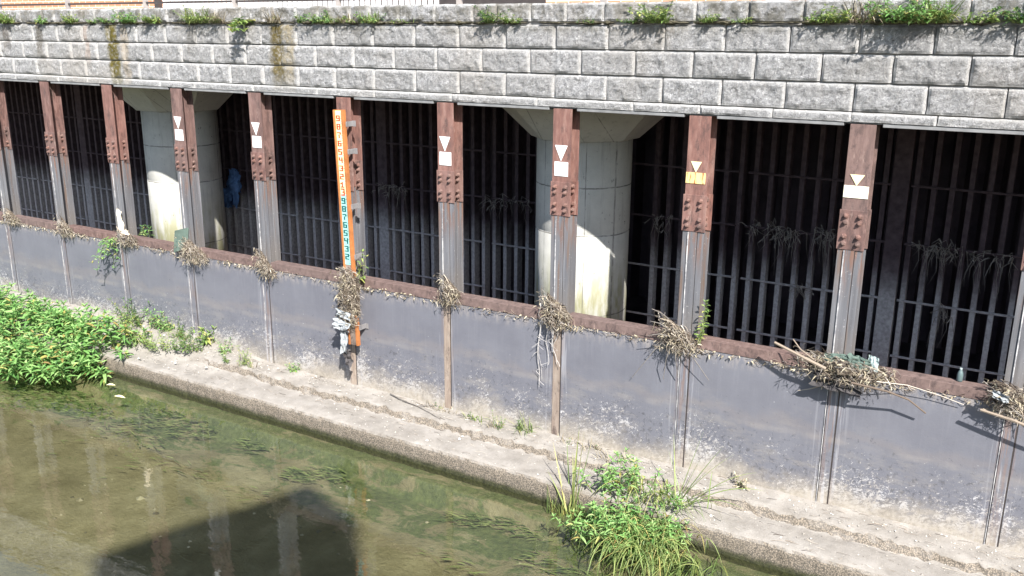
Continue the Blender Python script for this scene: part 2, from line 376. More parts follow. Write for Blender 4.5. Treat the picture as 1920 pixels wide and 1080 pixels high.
M['twig_grey'] = flat('silt_grey_twig', (.2,.18,.16), .9, .35, 20, bump=0)
M['root'] = flat('pale_root', (.42,.4,.38), .9, .3, 20, bump=0)
M['bottle'] = flat('dull_plastic', (.1,.14,.14), .4, .2, 9)
M['stone'] = leafmat('loose_stone', [(0,(.16,.14,.12)), (.5,(.36,.33,.28)), (1,(.6,.57,.52))], 0)
M['bed_stone'] = leafmat('bed_stone', [(0,(.05,.045,.028)), (.5,(.14,.125,.08)), (.85,(.25,.23,.16)), (1,(.5,.46,.36))], 0)
M['blue'] = flat('blue_cloth', (.08,.16,.32), .85, .35, 8)
M['rag'] = flat('silty_rag', (.3,.32,.33), .85, .4, 9)
M['dark_rag'] = flat('dark_wet_rag', (.06,.055,.055), .85, .4, 9)
M['greenplastic'] = flat('green_sheet', (.085,.12,.1), .6, .35, 9)
M['paleplastic'] = flat('pale_sheet', (.36,.44,.43), .5, .2, 9)
M['paper'] = flat('pale_scrap', (.8,.7,.55), .7, .12, 9)
t = NT('orange_brick', .85, .2)
br = t.n.new('ShaderNodeTexBrick'); br.inputs['Scale'].default_value = 1; br.inputs['Brick Width'].default_value = .22; br.inputs['Row Height'].default_value = .07
br.inputs['Mortar Size'].default_value = .008; br.inputs['Color1'].default_value = (.46,.2,.11,1); br.inputs['Color2'].default_value = (.55,.27,.15,1); br.inputs['Mortar'].default_value = (.6,.55,.48,1)
sw = t.n.new('ShaderNodeCombineXYZ'); X, Y, Z = t.xyz(); t.l.new(X, sw.inputs[0]); t.l.new(Z, sw.inputs[1]); t.l.new(sw.outputs[0], br.inputs['Vector']); t.col(br.outputs[0]); M['brick'] = t.m
M['paint_white'] = flat('white_paint', (.78,.78,.76), .6, .06, 10, bump=.05)
M['dark_metal'] = flat('dark_brown_metal', (.05,.042,.04), .5, .2, 10, bump=.05)
M['grey_metal'] = flat('grey_metal_post', (.3,.27,.25), .5, .2, 10, bump=.05)
M['pave'] = concrete('bank_paving', (.32,.31,.29), (.45,.44,.41), 5)
M['soilground'] = flat('bank_soil', (.16,.13,.09), .95, .3, 4)
M['roof'] = flat('dark_roof', (.08,.075,.075), .8, .2, 4)
t = NT('window_glass', .08, .5); t.col((.05,.06,.07)); M['glass'] = t.m
M['lintel'] = flat('pale_lintel_steel', (.2,.2,.2), .6, .25, 8)

# ------------------------------------------------------------------ key sizes
SP = 1.5                       # post spacing
POSTS = list(range(-1, 12))    # post k stands at x = (k-7)*1.5
def px(k): return (k - 7) * SP
FW = .22                       # flange width
XL, XR = -15.5, 7.5            # extent built
ZB = 2.25                      # underside of block wall
ZWAT = -1.86
ZBED = -2.12

# ------------------------------------------------------------------ block wall
rng = random.Random(4)
wall = thing('block_wall', 'grey split-face block wall with weedy top joint spanning above the rusty posts', 'wall', (0,0,ZB))
def rough_block(mb, x0, x1, z0, z1, y0=0., amp=.026, marg=.028, dep=.03, step=.021, mt=.026, mr=.02):
    nx = max(4, int((x1-x0)/step)); nz = max(4, int((z1-z0)/step))
    o = Vector((rng.uniform(0,90), rng.uniform(0,90), rng.uniform(0,90)))
    off = rng.uniform(-.004, .006); tx = rng.uniform(-.008,.008)
    V = []; F = []
    for j in range(nz+1):
        z = z0 + (z1-z0)*j/nz
        for i in range(nx+1):
            x = x0 + (x1-x0)*i/nx
            d = min(x-x0, x1-x, z-z0, z1-z)
            e = min(1, (x1-x)/mr, (z1-z)/mt, .5+(x-x0)/.01, .75+(z-z0)/.02)
            p = Vector((x*7, z*7, 0)) + o
            h = noise.fractal(p, .9, 2.1, 4)
            h2 = abs(noise.noise(p*2.3)) - .3
            k = min(1, max(0, (d-.004)/marg))
            y = y0 + dep*(1-e) - (h*.7+h2*.5+.25)*amp*k + off*k + tx*(x-(x0+x1)/2)*k
            jx = (noise.noise(p*1.7)*.006 if d < .001 else 0)
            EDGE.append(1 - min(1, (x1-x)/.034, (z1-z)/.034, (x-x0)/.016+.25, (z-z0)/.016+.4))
            V.append((x+jx, y, z + (noise.noise(p*1.3+Vector((9,9,9)))*.004 if d < .001 else 0)))
    w = nx+1
    for j in range(nz):
        for i in range(nx): F.append((j*w+i, j*w+i+1, (j+1)*w+i+1, (j+1)*w+i))
    # sides back to the bed
    ring = [i for i in range(w)] + [(j*w+nx) for j in range(1,nz+1)] + [nz*w+i for i in range(nx-1,-1,-1)] + [j*w for j in range(nz-1,0,-1)]
    b = len(V)
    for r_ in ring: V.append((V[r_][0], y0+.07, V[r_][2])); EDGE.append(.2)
    for a in range(len(ring)):
        c = (a+1) % len(ring); F.append((ring[c], ring[a], b+a, b+c))
    mb.add(V, F)
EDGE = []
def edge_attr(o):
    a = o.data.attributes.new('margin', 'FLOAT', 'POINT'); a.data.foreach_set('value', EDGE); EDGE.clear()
mb = MB(); G = .0065
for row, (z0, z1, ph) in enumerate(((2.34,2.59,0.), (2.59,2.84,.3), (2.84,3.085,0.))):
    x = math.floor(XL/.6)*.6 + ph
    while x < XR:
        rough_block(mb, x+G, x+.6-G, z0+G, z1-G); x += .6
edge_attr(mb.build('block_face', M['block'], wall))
mb = MB(); x = XL
while x < XR:
    w_ = rng.choice((.3,.36,.42,.5,.54)); rough_block(mb, x+.006, x+w_-.006, 3.115, 3.295, .012, .03, .02, .022, .02, .022, .012); x += w_
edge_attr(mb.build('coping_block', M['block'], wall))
mb = MB(); x = XL
while x < XR:
    w_ = rng.choice((.7,.9,1.1)); rough_block(mb, x+.004, x+w_-.004, ZB+.004, 2.34-.006, .0, .012, .014, .014, .02, .012, .008); x += w_
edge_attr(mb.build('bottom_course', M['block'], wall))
mb = MB(); mb.box(XL, XR, .045, .5, ZB+.006, 3.27); mb.build('backing', M['mortar'], wall)
# soil squeezed out of the joint under the coping
mb = MB(); x = XL
while x < XR:
    L = rng.uniform(.05,.22); hh = rng.uniform(.006,.026)
    if rng.random() < .8:
        n_ = 5; V = []; F = []
        for i in range(n_+1):
            for k in range(6):
                a = math.pi*k/5
                rr = hh*(.4+.6*math.sin(math.pi*i/n_))*rng.uniform(.6,1.2)
                V.append((x+L*i/n_, .02 - .045*math.sin(a)*rng.uniform(.6,1.1), 3.1 + rr*math.cos(a)))
        for i in range(n_):
            for k in range(5): F.append((i*6+k, i*6+k+1, (i+1)*6+k+1, (i+1)*6+k))
        mb.add(V, F)
    x += L*.9
mb.build('joint_soil', M['soil'], wall)
# pale steel lintel angle between posts
mb = MB()
for k in POSTS[:-1]:
    mb.box(px(k)+FW+.05, px(k+1)-.06, .012, .2, ZB-.034, ZB-.002)
    mb.box(px(k)-.055, px(k)+FW+.045, .03, .3, ZB-.012, ZB-.001)
mb.build('lintel_angle', M['lintel'], wall, bevel=.003)

# ------------------------------------------------------------------ intake chamber behind the posts
ch = thing('intake_chamber', 'dark concrete intake chamber behind the posts and bar screen', 'chamber', (0,2.6,-1.6))
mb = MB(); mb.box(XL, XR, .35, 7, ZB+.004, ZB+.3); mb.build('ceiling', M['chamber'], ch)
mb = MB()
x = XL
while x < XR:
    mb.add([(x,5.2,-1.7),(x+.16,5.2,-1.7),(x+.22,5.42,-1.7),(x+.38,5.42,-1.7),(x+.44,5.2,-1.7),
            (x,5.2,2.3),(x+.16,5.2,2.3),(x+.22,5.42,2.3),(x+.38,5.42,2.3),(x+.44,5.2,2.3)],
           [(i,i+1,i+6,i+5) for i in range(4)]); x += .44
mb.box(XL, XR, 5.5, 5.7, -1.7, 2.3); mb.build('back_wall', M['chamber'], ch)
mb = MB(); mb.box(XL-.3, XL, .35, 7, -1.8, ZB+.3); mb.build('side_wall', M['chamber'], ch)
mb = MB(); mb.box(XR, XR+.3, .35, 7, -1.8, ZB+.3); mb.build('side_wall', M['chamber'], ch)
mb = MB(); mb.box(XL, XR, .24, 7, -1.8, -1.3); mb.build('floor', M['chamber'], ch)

# round columns with flared heads
def column(cx, label):
    t_ = thing('concrete_column', label, 'column', (cx,1.75,-1.3), 'round concrete columns behind the posts')
    mb = MB(); mb.lathe(cx, 1.75, [(.6,-1.3),(.6,.62),(.597,.625),(.6,.63),(.6,1.755)], 72); mb.build('shaft', M['column'], t_, smooth=False)
    me = t_.children[0].data; me.polygons.foreach_set('use_smooth', [len(p.vertices) == 4 for p in me.polygons])
    mb = MB(); V = []; F = []
    for r_, z in ((.625,1.76),(1.03,2.16),(1.03,ZB)):
        for k in range(8):
            a = 2*math.pi*(k+.5)/8; V.append((cx + r_*math.cos(a)/math.cos(math.pi/8), 1.75 + r_*math.sin(a)/math.cos(math.pi/8), z))
    for i in range(2):
        for k in range(8): F.append((i*8+k, i*8+(k+1)%8, (i+1)*8+(k+1)%8, (i+1)*8+k))
    F.append(tuple(range(8))[::-1]); F.append(tuple(range(16,24)))
    mb.add(V, F); mb.build('flared_head', M['column'], t_, bevel=.006)
column(-.49, 'round concrete column half in sun behind the middle white-marked post')
column(-7.99, 'round concrete column with green-stained foot behind the far left posts')

# bar screens
def screen(x0, x1, first, label):
    t_ = thing('bar_screen', label, 'bar screen', ((x0+x1)/2,2.6,-1.3), 'vertical bar screens inside the intake')
    mb = MB(); x = first
    while x < x1 - .02:
        mb.box(x-.028, x+.028, 2.6, 2.74, -1.3, ZB); x += .1875
    mb.build('vertical_bars', M['screen'], t_)
    mb = MB()
    for z in (-.68,.008,.685,1.36,2.03):
        cut = x0 + 1.9
        for a, b_ in ((x0, cut-.1), (cut+.02, x1)):
            if b_ > a: mb.tube([(a,2.585,z),((a+b_)/2,2.587,z-.006),(b_,2.585,z)], .0155, 6)
    mb.build('cross_rods', M['screen'], t_)
    mb = MB(); mb.box(x1-.05, x1+.14, 2.57, 2.72, -1.3, ZB); mb.build('end_stile', M['screen'], t_, bevel=.004)
screen(3.24, 7.0, 3.293, 'bar screen at right of the photo, thin bars clear of debris at its foot')
screen(-.55, 3.08, .145, 'bar screen between the middle column and the dark stile at right')
screen(-4.3, -.7, -4.23, 'bar screen left of the middle column with faint drift of straw')
screen(-8.05, -4.45, -7.98, 'bar screen right of the left column where the blue cloth hangs')
screen(-11.8, -8.2, -11.73, 'bar screen at far left behind the first three posts')
screen(-15.4, -11.95, -15.3, 'bar screen beyond the left edge of the photo')

# ------------------------------------------------------------------ posts
def bolt(mb, xx, zz, y, r=.019):
    n = 6; V = []; F = []
    for (rr, yy) in ((r*1.35,y),(r*1.35,y-.005),(r,y-.006),(r,y-.026),(r*.55,y-.027),(r*.5,y-.04)):
        for k in range(n): V.append((xx+rr*math.cos(2*math.pi*k/n+.3), yy, zz+rr*math.sin(2*math.pi*k/n+.3)))
    for i in range(5):
        for k in range(n): F.append((i*n+k, i*n+(k+1)%n, (i+1)*n+(k+1)%n, (i+1)*n+k))
    F.append(tuple(5*n+k for k in range(n))); mb.add(V, F)
BZ = (1.415,1.355,1.225,1.160)
def make_post(label, red):
    t_ = thing('steel_post', label, 'post', (0,0,0), 'steel posts along the intake')
    rm = M['rust_red'] if red else M['rust']
    mb = MB()
    mb.box(0, FW, 0, .012, 1.13, ZB-.015); mb.box(0, FW, .178, .19, 1.13, ZB-.013); mb.box(FW/2-.005, FW/2+.005, .0125, .1775, 1.13, ZB-.014)
    mb.build('upper_beam', rm, t_, bevel=.002)
    mb = MB(); mb.box(-.012, FW+.012, -.012, -.001, 1.10, 1.468); sp_f = mb.build('splice_plate', rm, t_, bevel=.003)
    mb = MB(); mb.box(-.012, FW+.012, .166, .177, 1.09, 1.46); sp_r = mb.build('rear_splice_plate', rm, t_, bevel=.003)
    for pl, yy, dz in ((sp_f, -.0125, 0), (sp_r, .1655, -.01)):
        for z_ in BZ:
            for xx in (FW*.22, FW*.78):
                mb = MB(); bolt(mb, xx, z_+dz, yy); mb.build('bolt', M['bolt'], pl)
    mb = MB()
    mb.box(0, .062, 0, .012, -.1, 1.12); mb.box(.064, .15, -.006, .012, -.1, 1.12); mb.box(.158, FW, 0, .012, -.1, 1.12)
    mb.box(.056, .066, -.014, -.0005, -.1, 1.09, 1); mb.box(.1505, .1575, .012, .016, -.1, 1.12)
    mb.box(0, FW, .178, .19, -.1, 1.12); mb.box(FW/2-.005, FW/2+.005, .0125, .1775, -.1, 1.12)
    mb.box(FW*.62, FW*.66, .17, .1775, -.1, 1.1)
    mb.build('lower_beam', [M['zinc'], M['seam']], t_, bevel=.0015)
    return t_
P0 = make_post('', False); P1 = make_post('', True)
lab = {
 -1:'rusty steel post beyond the left edge of the photo',
 0:'rust-topped steel post cut off by the left edge of the photo',
 1:'rust-topped steel post second from the left edge, without any white sign',
 2:'reddest steel post at far left just left of the round column',
 3:'rusty steel post with white triangle and square in front of the left column',
 4:'rusty steel post with white signs just right of the hanging blue cloth',
 5:'rusty steel post standing behind the tall orange water gauge',
 6:'rusty steel post with white signs between gauge and middle column',
 7:'rusty steel post with white signs in front of the middle column',
 8:'rusty steel post carrying the rust-streaked yellow sign band',
 9:'rusty steel post with pale cream sign band near the right',
 10:'steel post at the right edge of the photo, mostly grey zinc',
 11:'steel post beyond the right edge of the photo'}
posts = {}
for k in POSTS:
    src = P1 if k in (2,5,6,7,8) else P0
    if src is P0 and k == -1: src.location = (px(k),0,0); src['label'] = lab[k]; posts[k] = src
    elif src is P1 and k == 2: src.location = (px(k),0,0); src['label'] = lab[k]; posts[k] = src
    else: posts[k] = dup(src, (px(k),0,0), lab[k])

# signs fixed to the posts: parts of the posts
def signs(k, tri, sq, mt, ms):
    x0 = px(k); p = posts[k]
    mb = MB(); (a,b_,zt,zb_) = tri
    V = [(x0+a,-.001,zt),(x0+b_,-.001,zt),(x0+(a+b_)/2,-.001,zb_)]
    V = V + [(x,y-.006,z) for x,y,z in V]
    mb.add(V, [(3,5,4),(0,3,4,1),(1,4,5,2),(2,5,3,0)]); mb.build('triangle_sign', M[mt], p)
    mb = MB(); (a,b_,zt,zb_) = sq
    mb.box(x0+a, x0+b_, -.007, -.0008, zb_, zt)
    for xx in (a+.012, b_-.012):
        for zz in (zt-.012, zb_+.012): mb.box(x0+xx-.003, x0+xx+.003, -.009, -.0072, zz-.003, zz+.003, 1)
    mb.build('square_sign' if b_-a < .18 else 'band_sign', [M[ms], M['bracket']], p)
for k in (3,4,6,7): signs(k, (.03,.18,1.855,1.69), (.03,.19,1.68,1.53), 'white', 'white')
signs(8, (.045,.155,1.795,1.69), (.002,.2,1.688,1.58), 'yellow', 'yellow_rusty')
signs(9, (.045,.17,1.79,1.69), (.002,.215,1.69,1.58), 'yellow', 'cream')

# ------------------------------------------------------------------ flood wall (panels, rails, embedded strips)
fw = thing('flood_wall', 'low dark grey flood wall with rusty top rail running below the posts', 'wall', (0,0,-1.5))
for k in POSTS[:-1]:
    a, b_ = px(k)+.165, px(k+1)+.055
    mb = MB(); mb.box(a, b_, -.004, .18, -1.75, -.105); mb.build('grey_panel', M['panel'], fw, bevel=.003)
    a, b_ = px(k)+FW+.004, px(k+1)-.004
    mb = MB(); mb.box(a, b_, -.012, -.002, -.104, -.002); mb.box(a, b_, -.002, .14, -.012, -.001)
    mb.build('top_rail', M['rail'], fw, bevel=.002)
    mb = MB(); mb.box(px(k)-.004, px(k)+FW+.004, -.014, .0, -.135, -.106)
    xx = px(k); mb.box(xx+.062, xx+.152, -.006, .17, -1.75, -.136)
    mb.box(xx+.1525, xx+.164, -.0035, .05, -1.75, -.136, 1)
    mb.build('post_strip', [M['strip'] if k in (5,6,7) else M['panel'], M['dark_metal']], fw)
    if k not in (5,6,7):
        mb = MB(); mb.box(xx+.048, xx+.0545, -.012, -.0045, -1.75, -.136); mb.build('pale_seam', M['seam'], fw)

# ------------------------------------------------------------------ ledge, bed, water, banks
def sed(x):   # silt heaped on the ledge at left
    return .16*max(0, min(1, (-4.2-x)/2.2)) - .05*max(0,min(1,(-9.2-x)/1.5))
prof0 = [(.03,-1.455),(-.04,-1.48),(-.1,-1.487),(-.17,-1.492),(-.24,-1.496),(-.295,-1.500),(-.318,-1.52),(-.338,-1.56),(-.352,-1.592),(-.4,-1.596),(-.48,-1.601),(-.56,-1.605),(-.64,-1.606),(-.72,-1.615),(-.77,-1.626),(-.79,-1.65),(-.795,-1.7),(-.795,-1.76),(-.795,-1.83),(-.795,-1.9),(-.8,-2.0),(-.81,-2.3)]
nxs = 760; V = []; F = []
for i in range(nxs+1):
    x = XL + (XR-XL)*i/nxs
    s = sed(x) + .02*noise.noise(Vector((x*1.3,3,1)))*(1 if x < -3 else .3)
    cov = max(0, min(1, (-4.9-x)/1.0))
    for j, (y, z) in enumerate(prof0):
        zz = z
        if y > -.79:
            if cov > 0 and y > -.5:
                zz = zz*(1-cov) + cov*(-1.47 - .26*max(0,-y)/1.0)
            zz += s*max(0, 1+y/.55)
        p = Vector((x*6, y*6, z*6))
        rr = noise.fractal(p*1.6, .9, 2, 4)
        if j in (5,6,7,8): y = y + rr*.035; zz += rr*.022
        elif y < -.76: y = y + rr*.012
        else: zz += rr*.007 + (noise.noise(p*.4)*.012)
        V.append((x, y, zz))
w_ = len(prof0)
for i in range(nxs):
    for j in range(w_-1): F.append((i*w_+j, i*w_+j+1, (i+1)*w_+j+1, (i+1)*w_+j))
mb = MB(); mb.add(V, F); o = mb.build('ledge', M['ledge'], smooth=True); tag(o, kind='structure')

V = []; F = []; nx_, ny_ = 300, 150
for j in range(ny_+1):
    y = -.72 - (9.0)*(j/ny_)**1.35
    for i in range(nx_+1):
        x = XL + (XR-XL)*i/nx_
        z = ZBED + .05*noise.fractal(Vector((x*.8,y*.8,0)), 1, 2, 4) + .04*noise.noise(Vector((x*.3,y*.3,5))) - .03*min(1, max(0,(-1.2-y)/2))
        sh = max(0, min(1, (y+1.12+.05*noise.noise(Vector((x*2,1,1))))/.12)); z = z*(1-sh) + (-1.925+.012*noise.noise(Vector((x*5,y*5,2))))*sh
        V.append((x,y,z))
w_ = nx_+1
for j in range(ny_):
    for i in range(nx_): F.append((j*w_+i, (j+1)*w_+i, (j+1)*w_+i+1, j*w_+i+1))
mb = MB(); mb.add(V, F); o = mb.build('river_bed', M['bed'], smooth=True); tag(o, kind='structure')
mb = MB(); mb.add([(XL,-9.55,ZWAT),(XR,-9.55,ZWAT),(XR,-.76,ZWAT),(XL,-.76,ZWAT)], [(0,1,2,3)]); o = mb.build('river_water', M['water']); tag(o, kind='structure')
mb = MB(); mb.box(XL, XR, .5, 60, 3.0, 3.27); o = mb.build('bank_paving', M['pave']); tag(o, kind='structure')
mb = MB(); mb.add([(-400,-400,-2.6),(400,-400,-2.6),(400,400,-2.6),(-400,400,-2.6)], [(0,1,2,3)]); o = mb.build('ground', M['soilground']); tag(o, kind='structure')
mb = MB(); mb.box(XL, 14, -40, -9.9, -2.5, 1.55); o = mb.build('near_bank', M['pave']); tag(o, kind='structure')
q = thing('quay_wall', 'plain concrete quay wall on the near bank behind the viewpoint', 'wall', (0,-9.7,-2.4))
mb = MB(); mb.box(XL, 14, -9.895, -9.6, -2.5, 1.6); mb.build('wall_face', M['slab'], q, bevel=.01)
mb = MB(); mb.box(XL, 14, -9.95, -9.55, 1.602, 1.72); mb.build('coping', M['slab'], q, bevel=.01)

# unseen tower added on the near bank so its top casts the river-bed shadow
S0 = Vector((-2.35,-1.50)); k_ = 9.0; zt = ZBED + k_/.8
A = Vector((S0.x + k_, S0.y - k_)); e1 = Vector((-.33,-.944)); e2 = Vector((.944,-.33))
tw = thing('shadow_tower', 'unseen slim concrete tower added on near bank to cast the shadow on the river bed', 'tower', (A.x,A.y,1.55))
def prism(mb, pts, z0, z1, mi=0):
    n = len(pts); mb.add([(p.x,p.y,z0) for p in pts]+[(p.x,p.y,z1) for p in pts], [tuple(range(n))[::-1], tuple(range(n,2*n))]+[(i,(i+1)%n,n+(i+1)%n,n+i) for i in range(n)], mi)
c4 = [A, A+e1*2.35, A+e1*2.35+e2*1.1, A+e2*1.1]
mb = MB(); prism(mb, c4, 1.55, zt-.1); mb.build('wall', M['slab'], tw)
mb = MB(); prism(mb, [A-e1*.03-e2*.03, A+e1*2.38-e2*.03, A+e1*2.38+e2*1.13, A-e1*.03+e2*1.13], zt-.098, zt); mb.build('roof', M['roof'], tw)
for zz in (3.2,5.4,7.4):
    mb = MB(); p0 = A+e2*.3-e1*.004; p1 = A+e2*.8-e1*.004
    prism(mb, [p0-e1*.03, p0, p1, p1-e1*.03], zz, zz+.9); mb.build('window', M['glass'], tw)

# ------------------------------------------------------------------ bank top: railing, picket fence, brick house
rl = thing('guard_railing', 'dark metal guard railing with grey posts along the wall top at left', 'railing', (-10,1.0,3.27))
mb = MB(); mb.box(-15.4, 1.9, .985, 1.015, 3.395, 3.425); mb.build('lower_rail', M['dark_metal'], rl)
mb = MB(); mb.box(-15.4, 1.9, .97, 1.03, 4.3, 4.36); mb.build('handrail', M['dark_metal'], rl)
x = -15.3
while x < 2:
    mb = MB(); mb.box(x-.03, x+.03, .972, 1.028, 3.27, 4.3); mb.build('rail_post', M['grey_metal'], rl); x += 1.92
x = -15.3; mb = MB()
while x < 1.9:
    if not (-10.6 < x < -7.4): mb.box(x-.008, x+.008, .992, 1.008, 3.53, 4.3)
    x += .12
mb.build('balusters', M['dark_metal'], rl)
pf = thing('picket_fence', 'pale picket fence standing behind the railing above the wall', 'fence', (-5.2,2.0,3.27))
mb = MB(); x = -8.4
while x < -2.9:
    mb.box(x-.028, x+.028, 1.97, 2.0, 3.3, 4.2); x += .1
mb.build('pickets', M['paint_white'], pf)
mb = MB(); mb.box(-8.45, -2.9, 2.002, 2.04, 3.95, 4.02); mb.box(-8.45,-2.9,2.002,2.04,3.6,3.66); mb.build('fence_rail', M['grey_metal'], pf)
bh = thing('garden_wall', 'orange brick garden wall standing behind the dark guard railing at top left', 'wall', (-6,4.5,3.27))
mb = MB(); mb.box(-18, -8.62, 4.5, 4.7, 3.27, 4.25); mb.box(-2.6, 4, 4.5, 4.7, 3.27, 4.25); mb.build('brickwork', M['brick'], bh)
mb = MB(); mb.box(-18.02, 4.02, 4.46, 4.74, 4.252, 4.33); mb.build('coping', M['slab'], bh)
f = MB(); f.box(-8.615,-2.605,4.52,4.62,3.27,4.25); f.build('dark_gap_panel', M['dark_metal'], bh)  # dark panel added behind the pickets so the gaps between them look shaded
for x0 in (-11.7,-10.9):
    f = MB(); f.box(x0, x0+.12, 4.4, 4.497, 3.27, 4.25); f.build('pier', M['dark_metal'], bh)

# ------------------------------------------------------------------ water gauge
G0 = thing('water_gauge', 'tall orange framed water gauge with red and green numerals beside a post', 'gauge', (-2.735,-.14,-.85))
mb = MB(); gx0, gx1 = -2.815, -2.655; gy = -.14
mb.box(gx0+.022, gx1-.035, gy-.012, gy, 1.085, 2.09, 0); mb.box(gx0+.022, gx1-.035, gy-.012, gy, .2, 1.084, 1); mb.box(gx0+.022, gx1-.035, gy-.012, gy, -.85, .199, 2)
mb.build('scale_board', [M['gauge_white'], M['gauge_pale'], M['strip']], G0)
mb = MB(); mb.box(gx0, gx0+.021, gy-.03, gy+.02, -.85, 2.1); mb.box(gx1-.034, gx1, gy-.03, gy+.02, -.85, 2.1); mb.box(gx0+.0215, gx1-.0345, gy+.001, gy+.02, -.85, 2.1)
mb.build('channel_frame', M['orange'], G0, bevel=.002)
GLYPH = {'0':'111101101101111','1':'010110010010111','2':'111001111100111','3':'111001011001111','4':'101101111001001','5':'111100111001111','6':'111100111101111','7':'111001010010010','8':'111101111101111','9':'111101111001111'}
def text_mesh(ch_, w_, h_, x, y, z):
    V = []; F = []; xs = (-.5,-.16,.16,.5); zs = (1,.82,.59,.41,.18,0)
    for r_ in range(6):
        for c_ in range(4): V.append((x + xs[c_]*w_, y, z + zs[r_]*h_))
    for r_ in range(5):
        for c_ in range(3):
            if GLYPH[ch_][r_*3+c_] == '1': F.append(((r_+1)*4+c_, (r_+1)*4+c_+1, r_*4+c_+1, r_*4+c_))
    return V, F
rmb, gmb, tk = MB(), MB(), MB()
for i in range(10):
    d = str((9-i) % 10)
    zc = 1.995 - .1*i
    v, f = text_mesh('3' if i == 9 else d, .062, .07 if i < 9 else .09, -2.754, gy-.0131, zc-.03); rmb.add(v, f)
for i in range(8):
    zc = .995 - .1*i
    v, f = text_mesh(str((9-i) % 10) if i % 10 != 9 else '2', .064, .074, -2.754, gy-.0131, zc-.03); gmb.add(v, f)
def comb(zs, xr):
    V = []; F = []; yy = gy-.0128; pv = None
    for z, L in zs:
        o_ = len(V); V += [(xr-L,yy,z-.0024),(xr-.004,yy,z-.0024),(xr,yy,z-.0024),(xr,yy,z+.0024),(xr-.004,yy,z+.0024),(xr-L,yy,z+.0024)]
        F += [(o_,o_+1,o_+4,o_+5),(o_+1,o_+2,o_+3,o_+4)]
        if pv is not None: F.append((pv+4,pv+3,o_+2,o_+1))
        pv = o_
    m_ = MB(); m_.add(V, F); return m_
tl = lambda i: .04 if i % 10 == 0 else (.03 if i % 5 == 0 else .017)
comb([(.22+.02*i, tl(i)) for i in range(43)], gx1-.037).build('green_scale', M['green'], G0)
comb([(1.1+.02*i, tl(i)) for i in range(49)], gx1-.037).build('red_scale', M['red'], G0)
rmb.build('red_numerals', M['red'], G0); gmb.build('green_numerals', M['green'], G0)
for zz in (1.93,1.6,.93,.3,-.62):
    mb = MB(); mb.box(-2.66, -2.64, gy+.005, 0.0, zz-.03, zz+.03); mb.box(-2.8, -2.64, gy+.0205, gy+.03, zz-.028, zz+.028); mb.box(-2.655, -2.6, -.02, -.013, zz-.035, zz+.035)
    mb.build('bracket', M['bracket'], G0, bevel=.002)
G0.rotation_euler = (0, R(-1.9), 0)

# ------------------------------------------------------------------ flood debris
def twig(mb, rg, p, L, r, ang, sag, mi=0, out=0.):
    d = Vector((math.cos(ang), rg.uniform(-.35,.25)+out, math.sin(ang)))
    pts = []; n = 4; bend = Vector((rg.uniform(-.5,.5), rg.uniform(-.25,.15), rg.uniform(-.5,.4)))
    for i in range(n+1):
        t_ = i/n
        q_ = Vector(p) + d*(L*(t_-.5)) + bend*L*(4*t_*(1-t_))*.5 - Vector((0,0,sag*L*(2*t_-1)**2*.4))
        q_.y = min(q_.y, -.016)
        pts.append(q_)
    mb.tube(pts, [r, r*.95, r*.85, r*.7, r*.4], 4 if r > .005 else 3, mi, cap=r > .005)
def debris(name, x, z, w, h, d, n, seed, label, slope=.5, thick=0, extras=None, part='twigs'):
    rg = random.Random(seed)
    t_ = thing(name, label, 'debris', (x,-.05,z), 'flood debris caught on the posts')
    mb = MB()
    n = int(n*2.0); w *= .88; h *= .88
    for i in range(n):
        u = rg.gauss(0,.23); u = max(-.5, min(.5, u))
        top = .5 - slope*(u+.5)*.9
        v = -.5 + (top+.5)*rg.random()**.8
        y = -.02 - d*rg.random()*(1-abs(u)*1.2)*(1 - max(0,v)*.8)
        ang = rg.gauss(-.45*slope*1.4, .55) if rg.random() < .75 else rg.uniform(-1.6,1.6)
        big = rg.random() < .03 + thick*.6
        twig(mb, rg, (x+u*w, y, z+v*h), rg.uniform(.03,.14)*(1.7 if big else 1), rg.uniform(.004,.007) if big else rg.uniform(.0012,.0027), ang, rg.uniform(0,.5), 1 if rg.random() < .14 else 0)
    for i in range(int(n*.8)):   # dead leaves and chaff
        u = max(-.5, min(.5, rg.gauss(0,.26))); top = .5 - slope*(u+.5)*.9
        v = -.5 + (top+.5)*rg.random()
        y = -.02 - d*rg.random()*.9
        mb.leaf((x+u*w, y, z+v*h), (rg.uniform(-1,1), rg.uniform(-.8,.3), rg.uniform(-1,.5)), (rg.uniform(-1,1),-1,rg.uniform(-1,1)), rg.uniform(.02,.075), rg.uniform(.004,.016), rg.uniform(0,.6), 2 if rg.random() < .8 else 1)
    mb.build(part, [M['twig'], M['twig_grey'], M['dry']], t_)
    # dark packed silt core so the tangle is not see-through
    core = MB(); n1, n2 = 26, 18; V = []; F = []
    for j in range(n2+1):
        for i in range(n1+1):
            u = i/n1-.5; top = .42 - slope*(u+.5)*.85
            v = -.42 + (top+.42)*j/n2
            bulge = max(0, 1-(u*2.1)**2)*math.sin(math.pi*j/n2)
            V.append((x+u*w*.8, -.012 - d*.7*bulge*(1+.8*noise.fractal(Vector((u*9+seed, v*9, 0)), 1, 2, 3)), z+v*h*.9))
    for j in range(n2):
        for i in range(n1): F.append((j*(n1+1)+i, j*(n1+1)+i+1, (j+1)*(n1+1)+i+1, (j+1)*(n1+1)+i))
    core.add(V, F); core.build('silt_core', M['matted'], t_)
    return t_
